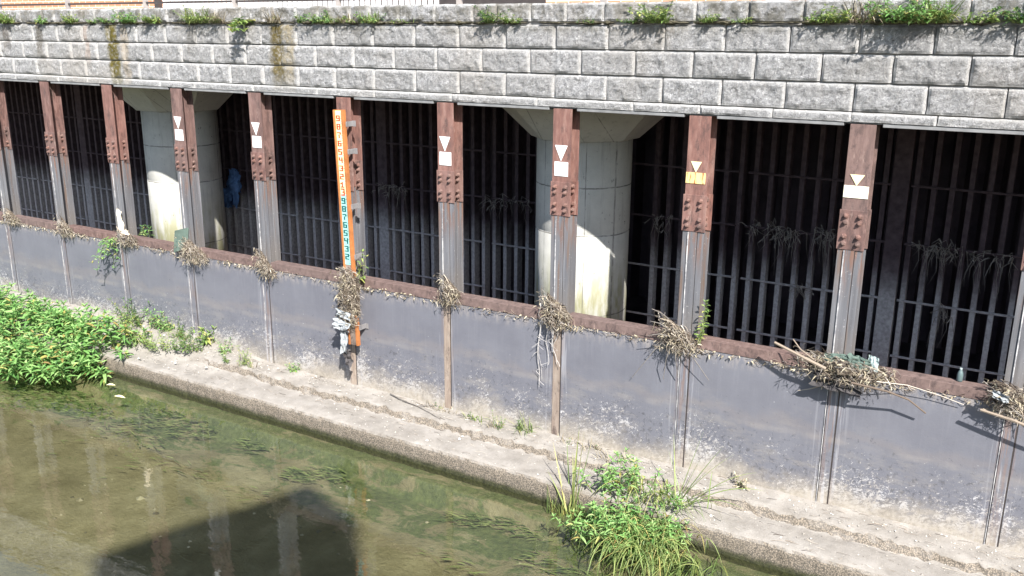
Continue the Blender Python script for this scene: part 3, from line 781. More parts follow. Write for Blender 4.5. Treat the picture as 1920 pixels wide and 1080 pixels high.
def strands(t_, rg, items, mat='root', name='hanging_roots'):
    mb = MB()
    for (x0,z0,L,dx,r) in items:
        pts = []; wob = rg.uniform(0,9)
        for i in range(9):
            u = i/8; pts.append((x0 + dx*u + .018*math.sin(u*7+wob), -.03 - .035*abs(math.sin(u*3+wob)), z0 - L*u))
        mb.tube(pts, [r*(1-.6*i/8) for i in range(9)], 4)
        for q_ in range(int(L*6)):
            i = rg.randrange(2,8); p = Vector(pts[i]); mb.tube([p, p+Vector((rg.uniform(-.07,.07),-.01,-.03)), p+Vector((rg.uniform(-.1,.1),-.012,-.07))], r*.4, 3)
    mb.build(name, M[mat], t_)
def crumple(mb, c, ux, uz, ny, seed, amp=.03, n=9, mi=0):
    c = Vector(c); ux = Vector(ux); uz = Vector(uz); V = []; F = []
    for j in range(n+1):
        for i in range(n+1):
            a, b_ = i/n-.5, j/n-.5
            p = c + ux*a + uz*b_
            h = noise.fractal(Vector((a*3.2+seed, b_*3.2, seed)), 1, 2, 3)
            e = 1 + .25*noise.noise(Vector((a*4,b_*4,seed+5)))
            V.append(c + (ux*a + uz*b_)*e + Vector((0,-1,0))*(h*amp + ny))
    for j in range(n):
        for i in range(n): F.append((j*(n+1)+i, j*(n+1)+i+1, (j+1)*(n+1)+i+1, (j+1)*(n+1)+i))
    # a back face a few millimetres behind gives the cloth thickness
    o_ = len(V); V += [Vector(p)+Vector((0,.004,0)) for p in V]
    F += [tuple(o_+k for k in f[::-1]) for f in F]
    mb.add(V, F, mi)

rg = random.Random(77)
debris('debris_heap', -10.17, .03, .5, .32, .12, 110, 1, 'straw heap on the flood wall at the leftmost post', .8)
d_ = debris('debris_heap', -8.72, .03, .42, .36, .13, 120, 2, 'straw heap with dark wet underside at the second post from left', .9)
d_ = debris('debris_heap', -7.2, .02, .5, .3, .14, 130, 3, 'straw heap topped by a pale paper scrap beside the left column', .6)
mb = MB(); crumple(mb, (-7.3,-.06,.24), (.1,0,-.06), (-.05,.02,.34), .01, 3, .03); crumple(mb, (-7.15,-.09,.1), (.12,0,0), (0,0,.08), .01, 5, .02); mb.build('paper_scrap', M['paper'], d_)
d_ = debris('debris_heap', -5.75, .03, .62, .46, .2, 190, 4, 'broad straw heap with an upright green board at its left side', .8)
mb = MB(); V = [(-6.04,-.16,-.06),(-5.9,-.06,.0),(-5.86,-.04,.3),(-6.0,-.14,.26)]
mb.add(V+[(x+.015,y+.02,z) for x,y,z in V], [(0,1,2,3),(7,6,5,4),(0,4,5,1),(1,5,6,2),(2,6,7,3),(3,7,4,0)]); mb.build('green_board', M['greenplastic'], d_)
d_ = debris('debris_heap', -4.32, .02, .4, .46, .14, 120, 5, 'yellowish straw heap sloping off the post right of the blue cloth', 1.05)
d_ = debris('debris_heap', -1.31, .1, .34, .42, .15, 130, 6, 'dense knot of pale twigs on the post between gauge and middle column', .7)
d_ = debris('debris_heap', .12, .08, .42, .45, .18, 210, 7, 'rounded nest of straw with hanging roots at the middle column', .7)
strands(d_, rg, [(-.085,-.05,.85,-.02,.007), (-.1,-.1,.7,.03,.004), (.0,-.15,.45,.02,.006), (.06,-.18,.4,.06,.008), (-.1,.1,.25,.02,.006), (.12,-.15,.3,-.02,.004)])
d_ = debris('debris_heap', 1.54, .05, .5, .42, .18, 210, 8, 'fan of straw and brown twigs beside the leafy sprig at the yellow-signed post', .75, .05)
mb = MB(); rg8 = random.Random(8)
for (a,b_) in (((1.5,-.1,.05),(1.05,-.06,-.55)), ((1.45,-.15,.1),(1.28,-.2,.16)), ((1.5,-.18,-.1),(1.4,-.05,-.5)), ((1.62,-.12,-.05),(1.9,-.08,-.4)), ((1.46,-.15,.2),(1.3,-.22,.3)), ((1.55,-.15,-.1),(1.56,-.05,-.45)), ((1.48,-.16,.02),(1.26,-.2,.0))):
    a, b_ = Vector(a), Vector(b_); mb.tube([a, a*.6+b_*.4+Vector((0,-.03,.03)), b_], [.006,.005,.003], 4)
mb.build('loose_twigs', M['twig_grey'], d_)
d_ = debris('debris_heap', 3.2, .0, .98, .27, .24, 330, 9, 'largest heap of straw and sticks, long and heavy, below the cream-banded post', .25, .08)
mb = MB()
for pts, r in (([(3.05,-.22,.0),(2.85,-.25,.08),(2.56,-.22,.17)], .018), ([(2.95,-.2,.05),(2.8,-.2,.14),(2.72,-.18,.22)], .008), ([(3.3,-.3,-.06),(3.6,-.24,-.1),(3.78,-.16,-.17),(3.93,-.1,-.29)], .011),
               ([(3.5,-.2,-.04),(3.75,-.12,-.05),(4.0,-.08,-.1),(4.22,-.05,-.16)], .004), ([(3.1,-.15,-.15),(2.9,-.08,-.28),(2.78,-.06,-.33)], .005), ([(3.05,-.18,-.1),(3.02,-.08,-.2),(3.0,-.06,-.27)], .006)):
    mb.tube(pts, [r*(1-.4*i/len(pts)) for i in range(len(pts))], 6)
mb.build('long_stick', M['twig'], d_)
mb = MB(); crumple(mb, (3.32,-.08,.08), (.2,0,-.03), (0,.02,.11), .04, 11, .035); crumple(mb, (3.13,-.08,.09), (.26,0,.02), (0,.03,.07), .04, 12, .035)
mb.build('green_sheet', M['greenplastic'], d_)
mb = MB(); crumple(mb, (3.44,-.06,.09), (.09,0,-.02), (0,0,.14), .04, 13, .02); mb.build('pale_sheet', M['paleplastic'], d_)
mb = MB(); crumple(mb, (3.15,-.08,-.16), (.45,0,-.04), (0,.02,.14), .05, 15, .06); mb.build('dark_rag', M['dark_rag'], d_)
d_ = debris('debris_heap', 4.6, .0, .48, .34, .2, 220, 10, 'heap of pale sticks and rags at the right edge of the photo', .5, .1)
mb = MB(); crumple(mb, (4.5,-.17,.03), (.13,0,-.04), (0,0,.07), .04, 21, .04); mb.build('pale_rag', M['rag'], d_)
mb = MB(); mb.tube([(4.36,-.18,-.13),(4.6,-.2,-.16),(4.95,-.2,-.24)], [.012,.015,.012], 6); mb.build('driftwood', M['twig'], d_)
# long drape on the gauge
d_ = debris('gauge_debris', -2.74, -.18, .36, .85, .2, 420, 12, 'long drape of straw and silty rags wrapped round the foot of the water gauge', .1, .02)
for ch_ in d_.children:
    for v in ch_.data.vertices: v.co.y -= .14
mb = MB(); crumple(mb, (-2.78,-.3,-.55), (.24,0,-.04), (.02,0,.12), .03, 31, .05); crumple(mb, (-2.74,-.3,-.4), (.2,.02,-.05), (0,0,.1), .03, 37, .04); mb.build('grey_rag', M['rag'], d_)
mb = MB(); crumple(mb, (-2.79,-.26,-.78), (.12,0,.02), (.0,0,.3), .03, 33, .05); mb.build('pale_rag', M['rag'], d_)
mb = MB(); crumple(mb, (-2.77,-.22,-1.0), (.11,0,.0), (0,0,.22), .03, 34, .06); crumple(mb, (-2.88,-.2,-.3), (.08,0,.0), (.02,0,.34), .02, 35, .05); mb.build('dark_rag', M['dark_rag'], d_)

# straw crust lying along the rail (uncountable)
rg = random.Random(21); mb = MB()
for i in range(4200):
    x = rg.uniform(-11.5, 5.6)
    dens = .35 + .65*max(0, noise.noise(Vector((x*2.1,0,3)))+.35)
    if rg.random() > dens**2.2*1.1: continue
    z = -.112 + abs(rg.gauss(0,.02)) - abs(rg.gauss(0,.018)); y = -.008 - abs(rg.gauss(0,.016))
    if rg.random() < .55: twig(mb, rg, (x,y-.01,z), rg.uniform(.02,.09), rg.uniform(.0012,.003), rg.uniform(-.6,.5), 0)
    else: mb.leaf((x,y,z), (rg.uniform(-1,1),rg.uniform(-1,.2),rg.uniform(-1,.6)), (rg.random(),-1,rg.random()), rg.uniform(.015,.05), rg.uniform(.008,.022), .3, 1)
o = mb.build('straw_litter', [M['twig'], M['dry']]); tag(o, 'thin crust of straw and chaff lying along the rusty rail', 'straw litter', kind='stuff')
# stones, sticks and chaff on the ledge
mb = MB()
for i in range(2600):
    x = rg.uniform(-9.5, 5.6); y = -rg.random()**1.5*.76 if rg.random() < .8 else -rg.uniform(.0,.12)
    z = (-1.485 if y > -.31 else -1.59 - (-y-.4)*.07) + sed(x)*max(0,1+y/.55)
    if x < -4.9 and y < -.3: z = -1.545-.05*max(0,(-y-.3))+sed(x)*max(0,1+y/.55)
    if rg.random() < .25: twig(mb, rg, (x,y,z+.006), rg.uniform(.03,.16), rg.uniform(.0012,.003), rg.uniform(-.1,.1), 0, 1); 
    else:
        r_ = rg.uniform(.003,.011) if rg.random() < .96 else rg.uniform(.012,.026); V = []
        for k in range(5): a = 2*math.pi*k/5+rg.random(); V.append((x+r_*math.cos(a)*rg.uniform(.7,1.4), y+r_*math.sin(a), z))
        V.append((x,y,z+r_*.8)); mb.add(V, [(k,(k+1)%5,5) for k in range(5)], 0)
o = mb.build('ledge_gravel', [M['stone'], M['twig']]); tag(o, 'gravel grit and broken stalks scattered on the pale concrete ledge', 'gravel', kind='stuff')

# litter caught on the screens
def screen_tuft(x, z, w, h, n, seed, label, drop=.3):
    rg = random.Random(seed); mb = MB()
    for i in range(n):
        u = rg.uniform(-.5,.5)*w; p = Vector((x+u, 2.56-rg.random()*.05, z+rg.gauss(0,.035)))
        q_ = p + Vector((rg.uniform(-.1,.1), -.02, rg.uniform(-.1,.08)))
        e = q_ + Vector((rg.uniform(-.06,.06), 0, -rg.random()**2*h))
        m_ = q_.lerp(e, .5) + Vector((rg.uniform(-.05,.05),-.01,0)); mb.tube([p,q_,m_,e], [.004,.0045,.003,.0012], 3)
        if rg.random() < .3: mb.leaf(q_, (rg.uniform(-1,1),-.3,-1), (0,-1,.3), rg.uniform(.03,.08), rg.uniform(.008,.022), .2, 0)
    o = mb.build('dangling_straw', M['twig_grey'] if seed % 2 else M['root']); o.location = (0,0,0)
    tag(o, label, 'debris', 'straw caught on the screen rods')
screen_tuft(1.6, .685, .4, .3, 26, 41, 'straw tufts hanging on the rod right of the yellow-signed post')
screen_tuft(1.95, .68, .3, .45, 34, 43, 'widest straw fringe on the screen rod mid-way between the yellow and cream bands')
screen_tuft(2.38, .7, .16, .7, 26, 45, 'long dangling straw on the screen just left of the cream-banded post')
screen_tuft(3.6, .69, .45, .5, 50, 47, 'big pale straw bunch on the screen rod in the rightmost bay')
screen_tuft(4.15, .66, .4, .6, 28, 49, 'straggly straw on the screen at the right edge')
screen_tuft(2.14, .01, .16, .25, 16, 51, 'small knot of straw on the middle rod left of the cream-banded post')
screen_tuft(3.75, -.02, .1, .8, 14, 53, 'thin long stalks trailing down the rightmost bay screen')
screen_tuft(-4.2, .66, .6, .35, 44, 55, 'straw drift on the screen just right of the water gauge')
screen_tuft(-2.1, .67, .8, .35, 34, 57, 'faint straw drift on the screen left of the middle column')
screen_tuft(.25, .66, .25, .5, 18, 59, 'wispy straw on the screen just right of the middle column')
mb = MB()
for s_, (c, ux, uz) in enumerate((((-7.66,2.5,.38),(.3,0,-.02),(.12,0,.62)), ((-7.58,2.47,.5),(.18,0,0),(.05,.0,.42)), ((-7.78,2.47,.2),(.26,0,.02),(.04,0,.36)))):
    crumple(mb, c, ux, uz, .02, 60+s_, .09, 14)
o = mb.build('blue_cloth', M['blue'], smooth=True); tag(o, 'crumpled blue cloth hanging on the bar screen beside the left column', 'cloth')
bt = thing('plastic_bottle', 'small pale blue plastic bottle standing on the rail in the rightmost bay', 'bottle', (4.15,.1,-.001))
mb = MB(); mb.lathe(4.15, .1, [(.024,.0),(.026,.01),(.026,.07),(.02,.09),(.011,.105),(.01,.113)], 16); mb.build('body', M['bottle'], bt, smooth=True)
mb = MB(); mb.lathe(4.15, .1, [(.012,.1135),(.012,.124)], 12); mb.build('cap', M['paleplastic'], bt)

# ------------------------------------------------------------------ plants
def weed(name, label, cat, base, group, stems, hgt, spread, leafL, leafW, nl, seed, mat='leaf', up=1.0, out=Vector((0,-.4,0)), region=(.05,.03), droop=.35, blades=0, bladeL=.2, bmat='grass', hang=0):
    rg = random.Random(seed); t_ = thing(name, label, cat, base, group)
    lm, sm, bm = MB(), MB(), MB(); B = Vector(base)
    for s in range(stems):
        p0 = B + Vector((rg.uniform(-1,1)*region[0], rg.uniform(-1,1)*region[1], 0))
        d = Vector((rg.uniform(-1,1)*spread, rg.uniform(-1,1)*spread, up)) + out*rg.uniform(.3,1)
        d.normalize(); L = hgt*rg.uniform(.55,1.1)
        side = Vector((rg.uniform(-.3,.3), rg.uniform(-.3,.1), 0))
        pts = [p0 + d*(L*u) + side*(L*u*u*.6) - Vector((0,0,hang*L*u*u)) for u in (0,.2,.4,.6,.8,1.)]
        r0 = .0035 + hgt*.004
        sm.tube(pts, [r0*(1-.75*i/5) for i in range(6)], 4)
        ph = rg.uniform(0,6.28)
        for k in range(nl):
            u = .12 + .88*(k+rg.random()*.5)/nl; i = min(4, int(u*5)); f = u*5-i
            p = pts[i].lerp(pts[i+1], min(1,f)); a = ph + k*2.4
            e = rg.uniform(.0,.7)
            dd = Vector((math.cos(a), math.sin(a)*.9-.15, e))
            sz = (1-.45*u)*rg.uniform(.7,1.2)
            lm.leaf(p, dd, (rg.uniform(-.2,.2), rg.uniform(-.3,.1), 1), leafL*sz, leafW*sz, droop*rg.uniform(.4,1.5))
        for k in range(3):   # rosette at the tip
            a = ph + k*2.1; lm.leaf(pts[5], Vector((math.cos(a), math.sin(a), .9)), (0,0,1), leafL*.6, leafW*.6, droop*.5)
    for s in range(blades):
        p0 = B + Vector((rg.uniform(-1,1)*region[0]*1.2, rg.uniform(-1,1)*region[1], 0))
        d = Vector((rg.uniform(-1,1)*.8, rg.uniform(-1,.5)*.8, 1)).normalized() + out*.3
        L = bladeL*rg.uniform(.5,1.15); dr = rg.uniform(.2,1.1)
        blade(bm, p0, d, L, rg.uniform(.003,.006), dr)
    if stems: sm.build('stems', M['stem'], t_); lm.build('leaves', M[mat], t_)
    if blades: bm.build('grass_blades', M[bmat], t_)
    return t_
def blade(mb, p0, d, L, w, dr, n=6, mi=0):
    d = Vector(d).normalized(); s = d.cross(Vector((0,0,1)))
    if s.length < .05: s = Vector((1,0,0))
    s.normalize(); V = []; F = []
    for i in range(n+1):
        u = i/n; p = Vector(p0) + d*(L*u) - Vector((0,0,1))*(dr*L*u*u*.7)
        ww = w*(1-u**2.2)+.0004; fold = Vector((0,0,ww*.5))
        V += [p - s*ww + fold, p, p + s*ww + fold]
    for i in range(n):
        a = i*3; F += [(a,a+1,a+4,a+3),(a+1,a+2,a+5,a+4)]
    mb.add(V, F, mi)

# weeds in the top joint
WG = 'weeds growing from the joint under the coping'
def wp(x, h, n, ll, nl, seed, label, mat='leaf', blades=0, bl=.2, reg=.09, bmat='grass', z=3.095, hang=.25, out=-.55):
    weed('wall_weed', label, 'weed', (x,-.012,z), WG, int(n*1.3), h*1.5, .9, ll*1.3, ll*.5, nl, seed, mat, .75, Vector((0,out,0)), (reg,.015), .4, blades*2, bl*1.35, bmat, hang)
wp(-9.62,.16,16,.06,8,1,'feathery pale weed at the left end of the wall top joint','leaf_pale',30,.18,.16)
wp(-8.72,.09,9,.06,6,2,'low dark green weed right of the feathery one at the wall top','leaf',4,.1,.12)
wp(-8.02,.14,12,.06,7,3,'yellow-green weed above the second post from left','leaf_pale',6,.14,.1)
wp(-7.5,.07,5,.05,5,4,'tiny weed left of the first moss streak at the wall top','leaf')
wp(-7.15,.09,6,.06,6,5,'small weed right on top of the first mossy streak','leaf')
wp(-6.7,.17,18,.065,8,6,'bushy mid-green weed just right of the first mossy streak','leaf',8,.15,.13)
wp(-6.2,.13,14,.06,7,7,'yellowish clover-like weed above the left column','leaf_pale',4,.12,.1)
wp(-5.3,.2,14,.055,7,8,'tall mixed grass and weed clump above the white-signed left post','leaf_pale',50,.26,.2)
wp(-4.95,.14,7,.05,5,9,'dry straw grass clump beside the tall mixed clump','leaf_pale',34,.24,.12,'dry')
wp(-4.45,.2,8,.13,5,10,'bright broad-leaved weed drooping over the joint left of the second moss streak','leaf_pale',0,.1,.04,z=3.08,hang=.9)
wp(-3.95,.12,2,.05,4,11,'dry brown grass tuft above the second mossy streak','leaf_pale',30,.2,.09,'dry')
wp(-3.52,.14,4,.06,5,12,'short dark upright weed right of the second mossy streak','leaf_dark',6,.14,.03)
wp(-3.15,.13,14,.05,7,13,'soft green weed mat above the water gauge','leaf',14,.14,.14)
wp(-2.8,.1,8,.05,5,14,'straw-mixed weed right of the water gauge top','leaf_pale',22,.18,.12,'dry')
wp(-2.45,.15,12,.055,7,15,'green weed with dangling dry roots right of the gauge','leaf',20,.18,.12)
wp(-1.95,.04,4,.035,4,16,'flat sparse moss-like weed above the fourth bay','leaf_pale',4,.08,.15)
wp(-.78,.17,11,.06,7,17,'upright dark weed above the white-signed post left of middle column','leaf_dark',10,.17,.06)
wp(-.5,.11,10,.05,6,18,'yellow-green weed right beside the upright dark one','leaf_pale',4,.1,.1)
wp(.35,.04,4,.035,4,19,'small moss tuft in the joint above the middle column','leaf_dark',2,.06,.1)
wp(1.12,.2,16,.065,8,20,'tall leafy weed above the yellow-signed post with dry roots below','leaf_pale',24,.16,.1)
wp(.85,.06,5,.05,5,201,'low weed left of the tall leafy one','leaf_dark',2,.1,.08)
wp(1.62,.11,9,.045,6,21,'feathery little weed right of the tall leafy one','leaf_pale',10,.12,.05)
wp(1.95,.06,6,.04,5,22,'faint low weed above the bay right of the yellow sign','leaf_pale',4,.08,.09)
wp(2.72,.13,16,.055,7,23,'spreading pale weed left of the big tangled clump','leaf_pale',18,.15,.16)
wp(3.0,.16,6,.05,6,24,'thin stemmed weed with dry blades beside the big tangled clump','leaf_pale',26,.24,.08,'dry')
wp(3.4,.22,30,.075,8,25,'big tangled weed clump with yellowing leaves at top right of the wall','leaf',26,.24,.2)
wp(3.62,.2,6,.05,6,26,'spiky grass fan rising right of the big tangled clump','leaf_pale',60,.26,.07)
wp(3.92,.09,10,.055,6,27,'yellow-green creeping weed near the right end of the wall','leaf_pale',6,.1,.12)
wp(4.2,.17,10,.07,6,28,'dark weed with one yellow stalk at the right edge of the wall','leaf_dark',6,.2,.06)

# sprigs on the flood wall
FG = 'leafy sprigs growing out of the flood wall debris'
weed('leafy_sprig', 'bright upright sprig rising beside the yellow-signed post', 'plant', (1.76,-.04,-.05), FG, 3, .5, .14, .085, .035, 16, 101, 'leaf_pale', 1, Vector((.12,0,0)), (.03,.01), .2)
weed('leafy_sprig', 'small sprig with broad leaves behind the water gauge debris', 'plant', (-2.66,-.05,-.05), FG, 3, .42, .2, .11, .045, 7, 102, 'leaf_pale', 1, Vector((.1,-.1,0)), (.05,.01), .5)
weed('leafy_sprig', 'bright sprig drooping down the grey wall left of the left column', 'plant', (-7.5,-.09,-.02), FG, 9, .36, .35, .13, .04, 8, 103, 'leaf', -.35, Vector((-.15,-.5,0)), (.1,.02), .5, hang=.5)
weed('leafy_sprig', 'small dark green sprig standing behind the rail at the left column', 'plant', (-7.08,.2,-.02), FG, 4, .2, .5, .11, .03, 7, 104, 'leaf', 1, Vector((0,0,0)), (.06,.02), .3)

# big lush bank plant at left
rg = random.Random(5)
bs = thing('leafy_bush', 'large lush bush of long bright green leaves growing at the water edge on the left', 'bush', (-8.3,-.9,-1.9))
lm, sm = MB(), MB()
def tall_stem(lm, sm, p0, d, L, leafL, leafW, nl, rg, droop=.45):
    side = Vector((rg.uniform(-.35,.35), rg.uniform(-.35,.2), 0))
    pts = [Vector(p0) + d*(L*u) + side*(L*u*u*.6) - Vector((0,0,.12*L*u*u)) for u in (0,.2,.4,.6,.8,1.)]
    sm.tube(pts, [.007,.006,.005,.004,.003,.002], 4)
    ph = rg.uniform(0,6.28)
    for k in range(nl):
        u = .22 + .78*(k+rg.random()*.6)/nl; u = min(.999,u); i = int(u*5); f = u*5-i
        p = pts[i].lerp(pts[i+1], f); a = ph + k*2.39
        dd = Vector((math.cos(a), math.sin(a)-.15, rg.uniform(.1,.75))); sz = rg.uniform(.65,1.2)*(1-.3*max(0,u-.6))
        lm.leaf(p, dd, (rg.uniform(-.3,.3), rg.uniform(-.4,.1), 1), leafL*sz, leafW*sz, droop*rg.uniform(.3,1.4))
    for k in range(4):
        a = ph+k*1.6; lm.leaf(pts[5], Vector((math.cos(a),math.sin(a),1.1)), (0,0,1), leafL*.6, leafW*.7, .3)
for i in range(380):
    x = rg.uniform(-12.6,-6.55); y = rg.uniform(-1.72,-.25)
    # outline: tapers to the right along the ledge
    ymin = -1.72 if x < -7.6 else -1.72 + (x+7.6)*.85
    ymax = -.15 if x < -8 else -.35
    if y < ymin or y > ymax: continue
    z0 = -1.93 if y < -.8 else -1.62
    edge = min(1, (x+6.3)*-1.1, (y-ymin+.35)*1.6)
    L = (.52 + .26*noise.noise(Vector((x*1.1,y*1.3,2))) + .12)*max(.45,edge)*(1 if y < -.8 else .85)
    d = Vector((rg.gauss(.06,.2), rg.gauss(-.1,.22) - (.3 if y < ymin+.3 else 0), 1)).normalized()
    tall_stem(lm, sm, (x,y,z0), d, L, .2, .05, 16, rg)
lm.build('foliage', M['leaf'], bs); sm.build('stems', M['stem'], bs)

# plants at the wall foot
BG = 'weeds growing on the ledge at the wall foot'
def bw(name, label, x, y, n, h, ll, nl, seed, mat='leaf_dark', blades=0, bl=.2, reg=(.15,.1), bmat='grass', up=1.):
    z = -1.50 + sed(x)*max(0,1+y/.55) - (.08 if y < -.33 and x > -5 else 0)
    weed(name, label, 'weed', (x,y,z), BG, n, h, .55, ll, ll*.34, nl, seed, mat, up, Vector((0,-.2,0)), reg, .4, blades, bl, bmat)
bw('bank_weed','upright dark leafy weed behind the right end of the big bush',-7.2,-.08,14,.42,.1,9,301,'leaf_dark',20,.3,(.2,.06))
bw('bank_weed','yellow-flecked leafy weed against the wall right of the big bush',-6.6,-.06,16,.4,.1,9,302,'leaf',14,.35,(.2,.05))
bw('bank_weed','grey-green grassy weed leaning right against the wall foot',-6.1,-.1,6,.3,.08,7,303,'leaf_dark',40,.42,(.12,.05))
bw('bank_weed','sprawling weed on the silt in front of the leafy ones',-6.3,-.45,22,.25,.075,8,304,'leaf_pale',26,.2,(.3,.12))
bw('bank_weed','dense low weed on the silt just left of the step end',-5.75,-.3,20,.25,.08,8,305,'leaf_dark',14,.2,(.2,.1))
bw('bank_weed','straggling yellowed weed between big bush and silt slope',-7.0,-.35,18,.3,.085,8,306,'leaf_pale',26,.3,(.3,.1),'dry')
bw('broadleaf_weed','broad-leaved bright weed with dark shadow at the wall foot',-5.62,-.06,7,.26,.16,5,307,'leaf_pale',0,.1,(.07,.03))
bw('bank_weed','small green tuft at the top end of the step',-5.2,-.12,8,.2,.07,6,308,'leaf',8,.16,(.08,.05))
bw('bank_weed','pale dry-stalked weed on the step left of the gauge',-4.6,-.25,9,.3,.06,8,309,'leaf_pale',16,.25,(.12,.05),'dry')
bw('bank_weed','small compact green weed on the ledge below the fourth sign',-3.9,-.05,8,.15,.07,6,310,'leaf',3,.12,(.05,.04))
bw('bank_weed','dark tiny weed at the lower end of the step',-4.95,-.3,6,.12,.06,5,311,'leaf_dark',2,.1,(.05,.04))
bw('bank_weed','thin grass tuft with dark dry stalks on the ledge below the middle bay',-.95,-.1,3,.12,.05,5,312,'leaf_dark',22,.22,(.12,.04))
bw('bank_weed','dark stalky weed on the ledge left of the middle column',-.62,-.15,7,.2,.05,5,313,'leaf_dark',20,.24,(.1,.04),'dry')
bw('bank_weed','spiky grass tuft on the ledge below the middle column',-.25,-.06,3,.15,.06,5,314,'leaf_dark',44,.32,(.09,.04))
bw('bank_weed','small reddish drooping weed alone on the ledge at lower right',2.33,-.08,6,.16,.09,4,315,'dry',10,.14,(.05,.03))

br_ = thing('dead_branch', 'thin dark dead branch lying on the ledge below the water gauge bay', 'branch', (-1.9,-.2,-1.48))
mb = MB(); mb.tube([(-2.25,-.06,-1.44),(-2.0,-.12,-1.455),(-1.75,-.14,-1.475),(-1.5,-.22,-1.485),(-1.3,-.3,-1.485)], [.008,.009,.008,.006,.003], 5); mb.build('limb', M['twig_grey'], br_)
mb = MB(); mb.tube([(-1.76,-.14,-1.475),(-1.6,-.1,-1.44),(-1.45,-.12,-1.42)], [.005,.004,.002], 4); mb.build('side_shoot', M['twig_grey'], br_)
bw('bank_weed','low dry straw tuft at the wall foot below the knot of pale twigs',-1.45,-.06,2,.08,.05,4,320,'leaf_dark',34,.18,(.2,.04),'dry')
bw('bank_weed','dry straw tuft at the wall foot just right of the middle column strip',.45,-.06,2,.08,.05,4,321,'leaf_dark',38,.2,(.25,.04),'dry')
bw('bank_weed','pale dead stalks on the ledge at the left of the waterside clump',.95,-.2,2,.1,.05,4,322,'leaf_dark',30,.2,(.15,.08),'dry')
# right water-edge clump
cl = thing('waterside_bush', 'mixed leafy and grassy clump at the water edge in the lower right', 'bush', (1.6,-1.0,-1.92))
lm, sm, gm = MB(), MB(), MB(); rg = random.Random(9)
for i in range(150):
    x = rg.uniform(.95,2.3); y = rg.uniform(-1.35,-.45)
    if (x-1.42)**2/.3 + (y+.92)**2/.2 > 1: continue
    z0 = -1.93 if y < -.8 else -1.62
    L = rg.uniform(.3,.6)*(1-.35*abs(x-1.4))
    d = Vector((rg.gauss(-.05,.25), rg.gauss(-.15,.25), 1)).normalized()
    tall_stem(lm, sm, (x,y,z0), d, L, .1, .026, 13, rg, .5)
for i in range(520):
    x = rg.gauss(1.68,.2); y = rg.uniform(-1.4,-.65)
    z0 = -1.9 if y < -.8 else -1.6
    d = Vector((rg.gauss(.05,.45), rg.gauss(-.45,.35), 1)); L = rg.uniform(.25,.75)
    blade(gm, (x,y,z0+rg.uniform(0,.2)), d, L, rg.uniform(.003,.007), rg.uniform(.5,1.7))
for i in range(65):   # blades trailing on the water
    x = rg.uniform(1.45,2.5); y = rg.uniform(-1.2,-.8)
    d = Vector((rg.gauss(.15,.3), -1, rg.uniform(.1,.5))); blade(gm, (x,y,-1.88), d, rg.uniform(.3,.75), rg.uniform(.004,.008), rg.uniform(.2,.5))
lm.build('foliage', M['leaf'], cl); sm.build('stems', M['stem'], cl); gm.build('grass_blades', M['grass'], cl)
# reeds
rd = thing('reed_tuft', 'tuft of tall thin reeds left of the waterside clump', 'reeds', (.78,-.88,-1.92))
mb = MB(); rg = random.Random(12)
for dx, dy, L, dr in ((.02,.06,1.05,.02),(.06,.1,1.0,.03),(-.42,.3,.82,.05),(-.3,.4,.85,.03),(-.12,.15,.75,.1),(.12,.2,.9,.05),(-.6,.15,.6,.2),(.3,.2,.7,.15),(.0,.2,.95,.02)):
    blade(mb, (.78+rg.uniform(-.05,.05), -.86+rg.uniform(-.03,.03), -1.92), Vector((dx,dy,1)), L, .009, dr)
for i in range(90):
    x = rg.choice((.62,.85,.95))+rg.gauss(0,.06); blade(mb, (x,-.86+rg.uniform(-.06,.04),-1.92), Vector((rg.gauss(0,.3),rg.gauss(-.1,.25),1)), rg.uniform(.15,.42), rg.uniform(.003,.006), rg.uniform(.1,.6))
mb.build('blades', M['grass'], rd)
ag = thing('arching_grass', 'arching long grass blades leaning right over the ledge behind the waterside clump', 'grass plant', (1.95,-.62,-1.6))
mb = MB()
for dx, dy, L, dr, w_ in ((.75,.15,1.0,.75,.011),(.95,.1,1.05,.9,.012),(.6,.2,.95,.5,.009),(1.1,.0,.85,1.1,.01),(.5,.1,.7,.4,.008),(.3,.25,.6,.15,.006),(.85,.3,.7,.7,.008),(.2,.3,.8,.1,.005),(-.2,.3,.7,.1,.005),(-.5,.4,.6,.2,.005),(1.2,-.2,.6,.8,.008),(.45,.35,.85,.35,.008)):
    blade(mb, (1.85+rg.uniform(-.06,.06),-.62+rg.uniform(-.04,.04),-1.62), Vector((dx,dy,1)), L*1.1, w_*1.1, dr*.6, 10)
mb.build('blades', M['grass'], ag)

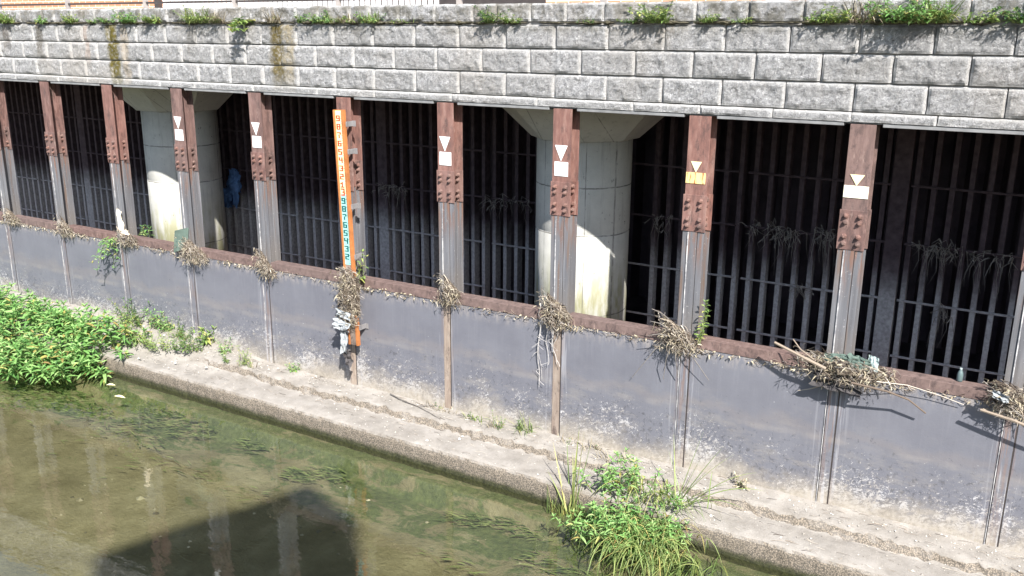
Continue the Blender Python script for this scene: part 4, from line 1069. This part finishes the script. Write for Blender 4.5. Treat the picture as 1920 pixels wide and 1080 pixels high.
# water weed drawn out along the bed (uncountable)
rg = random.Random(31); mb = MB()
for i in range(6500):
    x = rg.uniform(-9.5,4.5); y = -.85 - abs(rg.gauss(0,.55))
    n_ = noise.noise(Vector((x*1.1,y*2.2,7))) + (.35 if x < -4.2 else 0) - .25*max(0,-y-1.3)
    if n_ < .12: continue
    z = ZBED + rg.uniform(.03,.14) if x < -4 else ZBED + rg.uniform(.03,.09)
    mb.leaf((x,y,z), (-1, rg.gauss(-.15,.35), rg.uniform(-.05,.12)), (0,0,1), rg.uniform(.08,.24), rg.uniform(.008,.022), .1)
o = mb.build('water_weed', M['weed_water']); tag(o, 'green water weed streaming under the surface beside the ledge', 'water weed', kind='stuff')
mb = MB()
for i in range(900):
    x = rg.uniform(-9.5,3.5); y = -.95 - rg.random()**.8*4.2
    if noise.noise(Vector((x*.9,y*1.2,3))) < .05 + .25*rg.random(): continue
    z = ZBED + .05*noise.fractal(Vector((x*.8,y*.8,0)), 1, 2, 4) + .04*noise.noise(Vector((x*.3,y*.3,5))) - .03*min(1, max(0,(-1.2-y)/2)) - .004
    r_ = rg.uniform(.008,.03) if rg.random() < .93 else rg.uniform(.03,.055); V = []
    for k in range(6): a = 2*math.pi*k/6+rg.random()*.6; V.append((x+r_*math.cos(a)*rg.uniform(.7,1.5), y+r_*math.sin(a), z))
    V.append((x+r_*.2,y,z+r_*.7)); mb.add(V, [(k,(k+1)%6,6) for k in range(6)])
o = mb.build('bed_stones', M['bed_stone']); tag(o, 'small stones and dead leaves lying on the river bed', 'stones', kind='stuff')
for (x,y,a,l_) in ((-6.05,-1.35,.2,'larger yellow leaf floating on the water right of the big bush'),(-6.5,-1.15,.5,'smaller yellow leaf floating close to the big bush')):
    mb = MB(); mb.leaf((x,y,ZWAT+.006), (math.cos(a),math.sin(a),0), (0,0,1), .2 if a < .3 else .14, .07, 0); o = mb.build('floating_leaf', M['yellow']); tag(o, l_, 'leaf', 'yellow leaves floating on the river')

# ------------------------------------------------------------------ light, sky, camera
w = bpy.data.worlds.new('World'); sc.world = w; w.use_nodes = True
sk = w.node_tree.nodes.new('ShaderNodeTexSky'); sk.sky_type = 'NISHITA'; sk.sun_disc = False
EL, AZ = R(41.5), R(135)
sk.sun_elevation = EL; sk.sun_rotation = AZ
bg = w.node_tree.nodes['Background']; w.node_tree.links.new(sk.outputs[0], bg.inputs[0]); bg.inputs[1].default_value = .12
sun = bpy.data.lights.new('sun', 'SUN'); sun.energy = 5.0; sun.angle = R(.7); sun.color = (1,.965,.92)
so = bpy.data.objects.new('sun', sun); C.objects.link(so); so.location = (8,-12,14)
sd = Vector((math.sin(AZ)*math.cos(EL), math.cos(AZ)*math.cos(EL), math.sin(EL)))
so.rotation_euler = sd.to_track_quat('Z','Y').to_euler()

cam = bpy.data.cameras.new('camera'); co = bpy.data.objects.new('camera', cam); C.objects.link(co)
pit, yaw, rol = .269332502, .537704810, .00836368516
f_ = Vector((-math.sin(yaw)*math.cos(pit), math.cos(yaw)*math.cos(pit), -math.sin(pit)))
r_ = f_.cross(Vector((0,0,1))).normalized(); u_ = r_.cross(f_)
r2 = r_*math.cos(rol) + u_*math.sin(rol); u2 = -r_*math.sin(rol) + u_*math.cos(rol)
m4 = Matrix(((r2.x,u2.x,-f_.x,4.62075832),(r2.y,u2.y,-f_.y,-8.56991614),(r2.z,u2.z,-f_.z,2.95646026),(0,0,0,1)))
co.matrix_world = m4
cam.sensor_width = 36; cam.lens = 36*1706.13348/1920; cam.clip_end = 1000; cam.clip_start = .05
sc.camera = co
vs = sc.view_settings; vs.view_transform = 'Standard'; vs.look = 'None'; vs.exposure = 1.15; vs.gamma = 1
try: vs.use_curve_mapping = False
except Exception: pass
sc.cycles.max_bounces = 8; sc.cycles.transparent_max_bounces = 16
sc.cycles.caustics_reflective = False; sc.cycles.caustics_refractive = False
